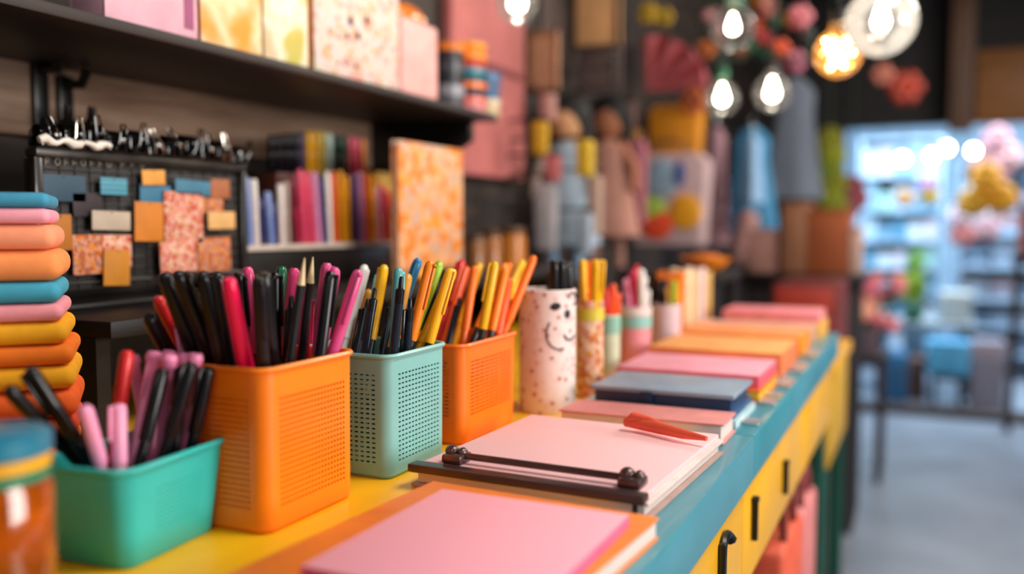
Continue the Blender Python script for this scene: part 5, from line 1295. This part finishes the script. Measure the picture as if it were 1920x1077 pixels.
bunch('coral blossom bunch in front of the grey blue shelving', [(1800, 405), (1804, 440), (1850, 430)], 7.0, .09, ['#d8c0cc', '#d07a74', '#c89aa0'], top=2.99)
# lime plants
def vase_plant(lab, px, pyb, pyt, Y, h_, pot):
    B = at(px, pyb, y=Y); T = at(px, pyt, y=Y); H = T.z - B.z
    t = thing('potted_plant', lab, 'plant', B, 'potted plants in the next room')
    MB().lathe([(0, 0), (H * .16, 0), (H * .2, H * .3), (H * .17, H * .3), (0, H * .27)], B, 18).build('pot', mat(pot, 0.5), t)
    mb = MB()
    for k in range(18):
        a = k * 2.4; rr = H * .22 * (0.4 + .6 * ((k * 7) % 10) / 10)
        q = B + Vector((rr * math.cos(a), rr * .6 * math.sin(a), H * (.45 + .5 * ((k * 3) % 10) / 10)))
        mb.ball(q, (H * .09, H * .05, H * .12), 8)
    mb.build('foliage', mat(h_, 0.6), t)
    return t
tb = thing('display_table', 'white display table in front of the blue shelving', 'table', (0, 6.9, 0))
za = at(1700, 600, y=6.5); zc_ = at(1815, 600, y=6.5)
zz0 = at(1700, 605, y=6.5).z
ax_, bx_ = at(1640, 605, y=6.5).x, at(1830, 605, y=6.5).x
MB().box((ax_, 6.5, zz0 - .03), (bx_, 7.0, zz0), .004).build('top', mat('#9aa4ac', 0.5), tb)
for x in (ax_ + .03, bx_ - .03):
    for y in (6.53, 6.97): MB().box((x - .02, y - .02, 0), (x + .02, y + .02, zz0 - .0305), .003).build('leg', mat('#3a4248', 0.5), tb)
p = vase_plant('lime green plant in a green pot on the white display table', 1712, 600, 505, 6.6, '#7f9c0c', '#2a6a44'); p.location.z = zz0 + .001
p = vase_plant('small dark green plant next to the lime plant', 1668, 600, 545, 6.7, '#1f5a4c', '#4a6a72'); p.location.z = zz0 + .001
nbox('storage_crate', 'white paper crate on the display table', 'box', 1764, 548, 1822, 605, 6.62, 0.2, '#c4ccc8', '#e0e2dc', z0=zz0 + .001)
p = vase_plant('green and yellow plant high on the blue shelving front', 1716, 535, 470, 6.95, '#6f9a1c', '#1f7a4c')
stn = thing('pedestal', 'slim grey pedestal under the high green plant', 'pedestal', (p.location.x, 7.1, 0))
p.location.y = 7.15
MB().box((p.location.x - .07, 7.08, 0.001), (p.location.x + .07, 7.22, p.location.z - .001), .004).build('post', mat('#6f8a9c', 0.6), stn)
MB().box((p.location.x - .09, 7.06, 0.0), (p.location.x + .09, 7.24, 0.03), .004).build('foot', mat('#4a5a66', 0.6), stn)
# blue bag on a dark stool, on the floor beyond the threshold
a = at(1740, 640, y=6.1); b = at(1818, 708, y=6.1)
st = thing('low_stool', 'low black stool under the bright blue bag', 'stool', ((a.x + b.x) / 2, 6.2, 0))
MB().box((a.x + .02, 6.08, b.z - .03), (b.x - .02, 6.38, b.z), .004).build('seat', mat('#141c22', 0.5), st)
for dx in (a.x + .04, b.x - .04):
    for dy in (6.1, 6.36): MB().box((dx - .013, dy - .013, 0), (dx + .013, dy + .013, b.z - .0305), .002).build('leg', mat('#141c22', 0.5), st)
t = thing('blue_bag', 'bright sky blue carrier bag on the low black stool', 'bag', ((a.x + b.x) / 2, 6.2, b.z))
MB().box((a.x, 6.12, b.z + .0006), (b.x, 6.3, a.z), .012, 3).build('body', mat('#58b4e4', 0.5), t)
MB().tube([(a.x + .07, 6.2, a.z - .01), (a.x + .08, 6.2, a.z + .06), (b.x - .08, 6.2, a.z + .06), (b.x - .07, 6.2, a.z - .01)], .006, 8).build('handle', mat('#2a7aa8', 0.5), t)
nbox('storage_crate', 'dark blue crate on the floor beyond the threshold', 'box', 1655, 662, 1700, 712, 6.2, 0.25, '#1f5a86', '#2f7aa8', z0=0.001)
nbox('storage_crate', 'brown crate on the floor beside the dark blue crate', 'box', 1704, 672, 1735, 712, 6.3, 0.25, '#5a4038', '#7a5a4c', z0=0.001)
nbox('storage_crate', 'grey lilac crate on the floor behind the blue bag', 'box', 1822, 640, 1885, 700, 6.15, 0.22, '#8e8c9c', '#b4a4b0', z0=0.001)

label_pens()
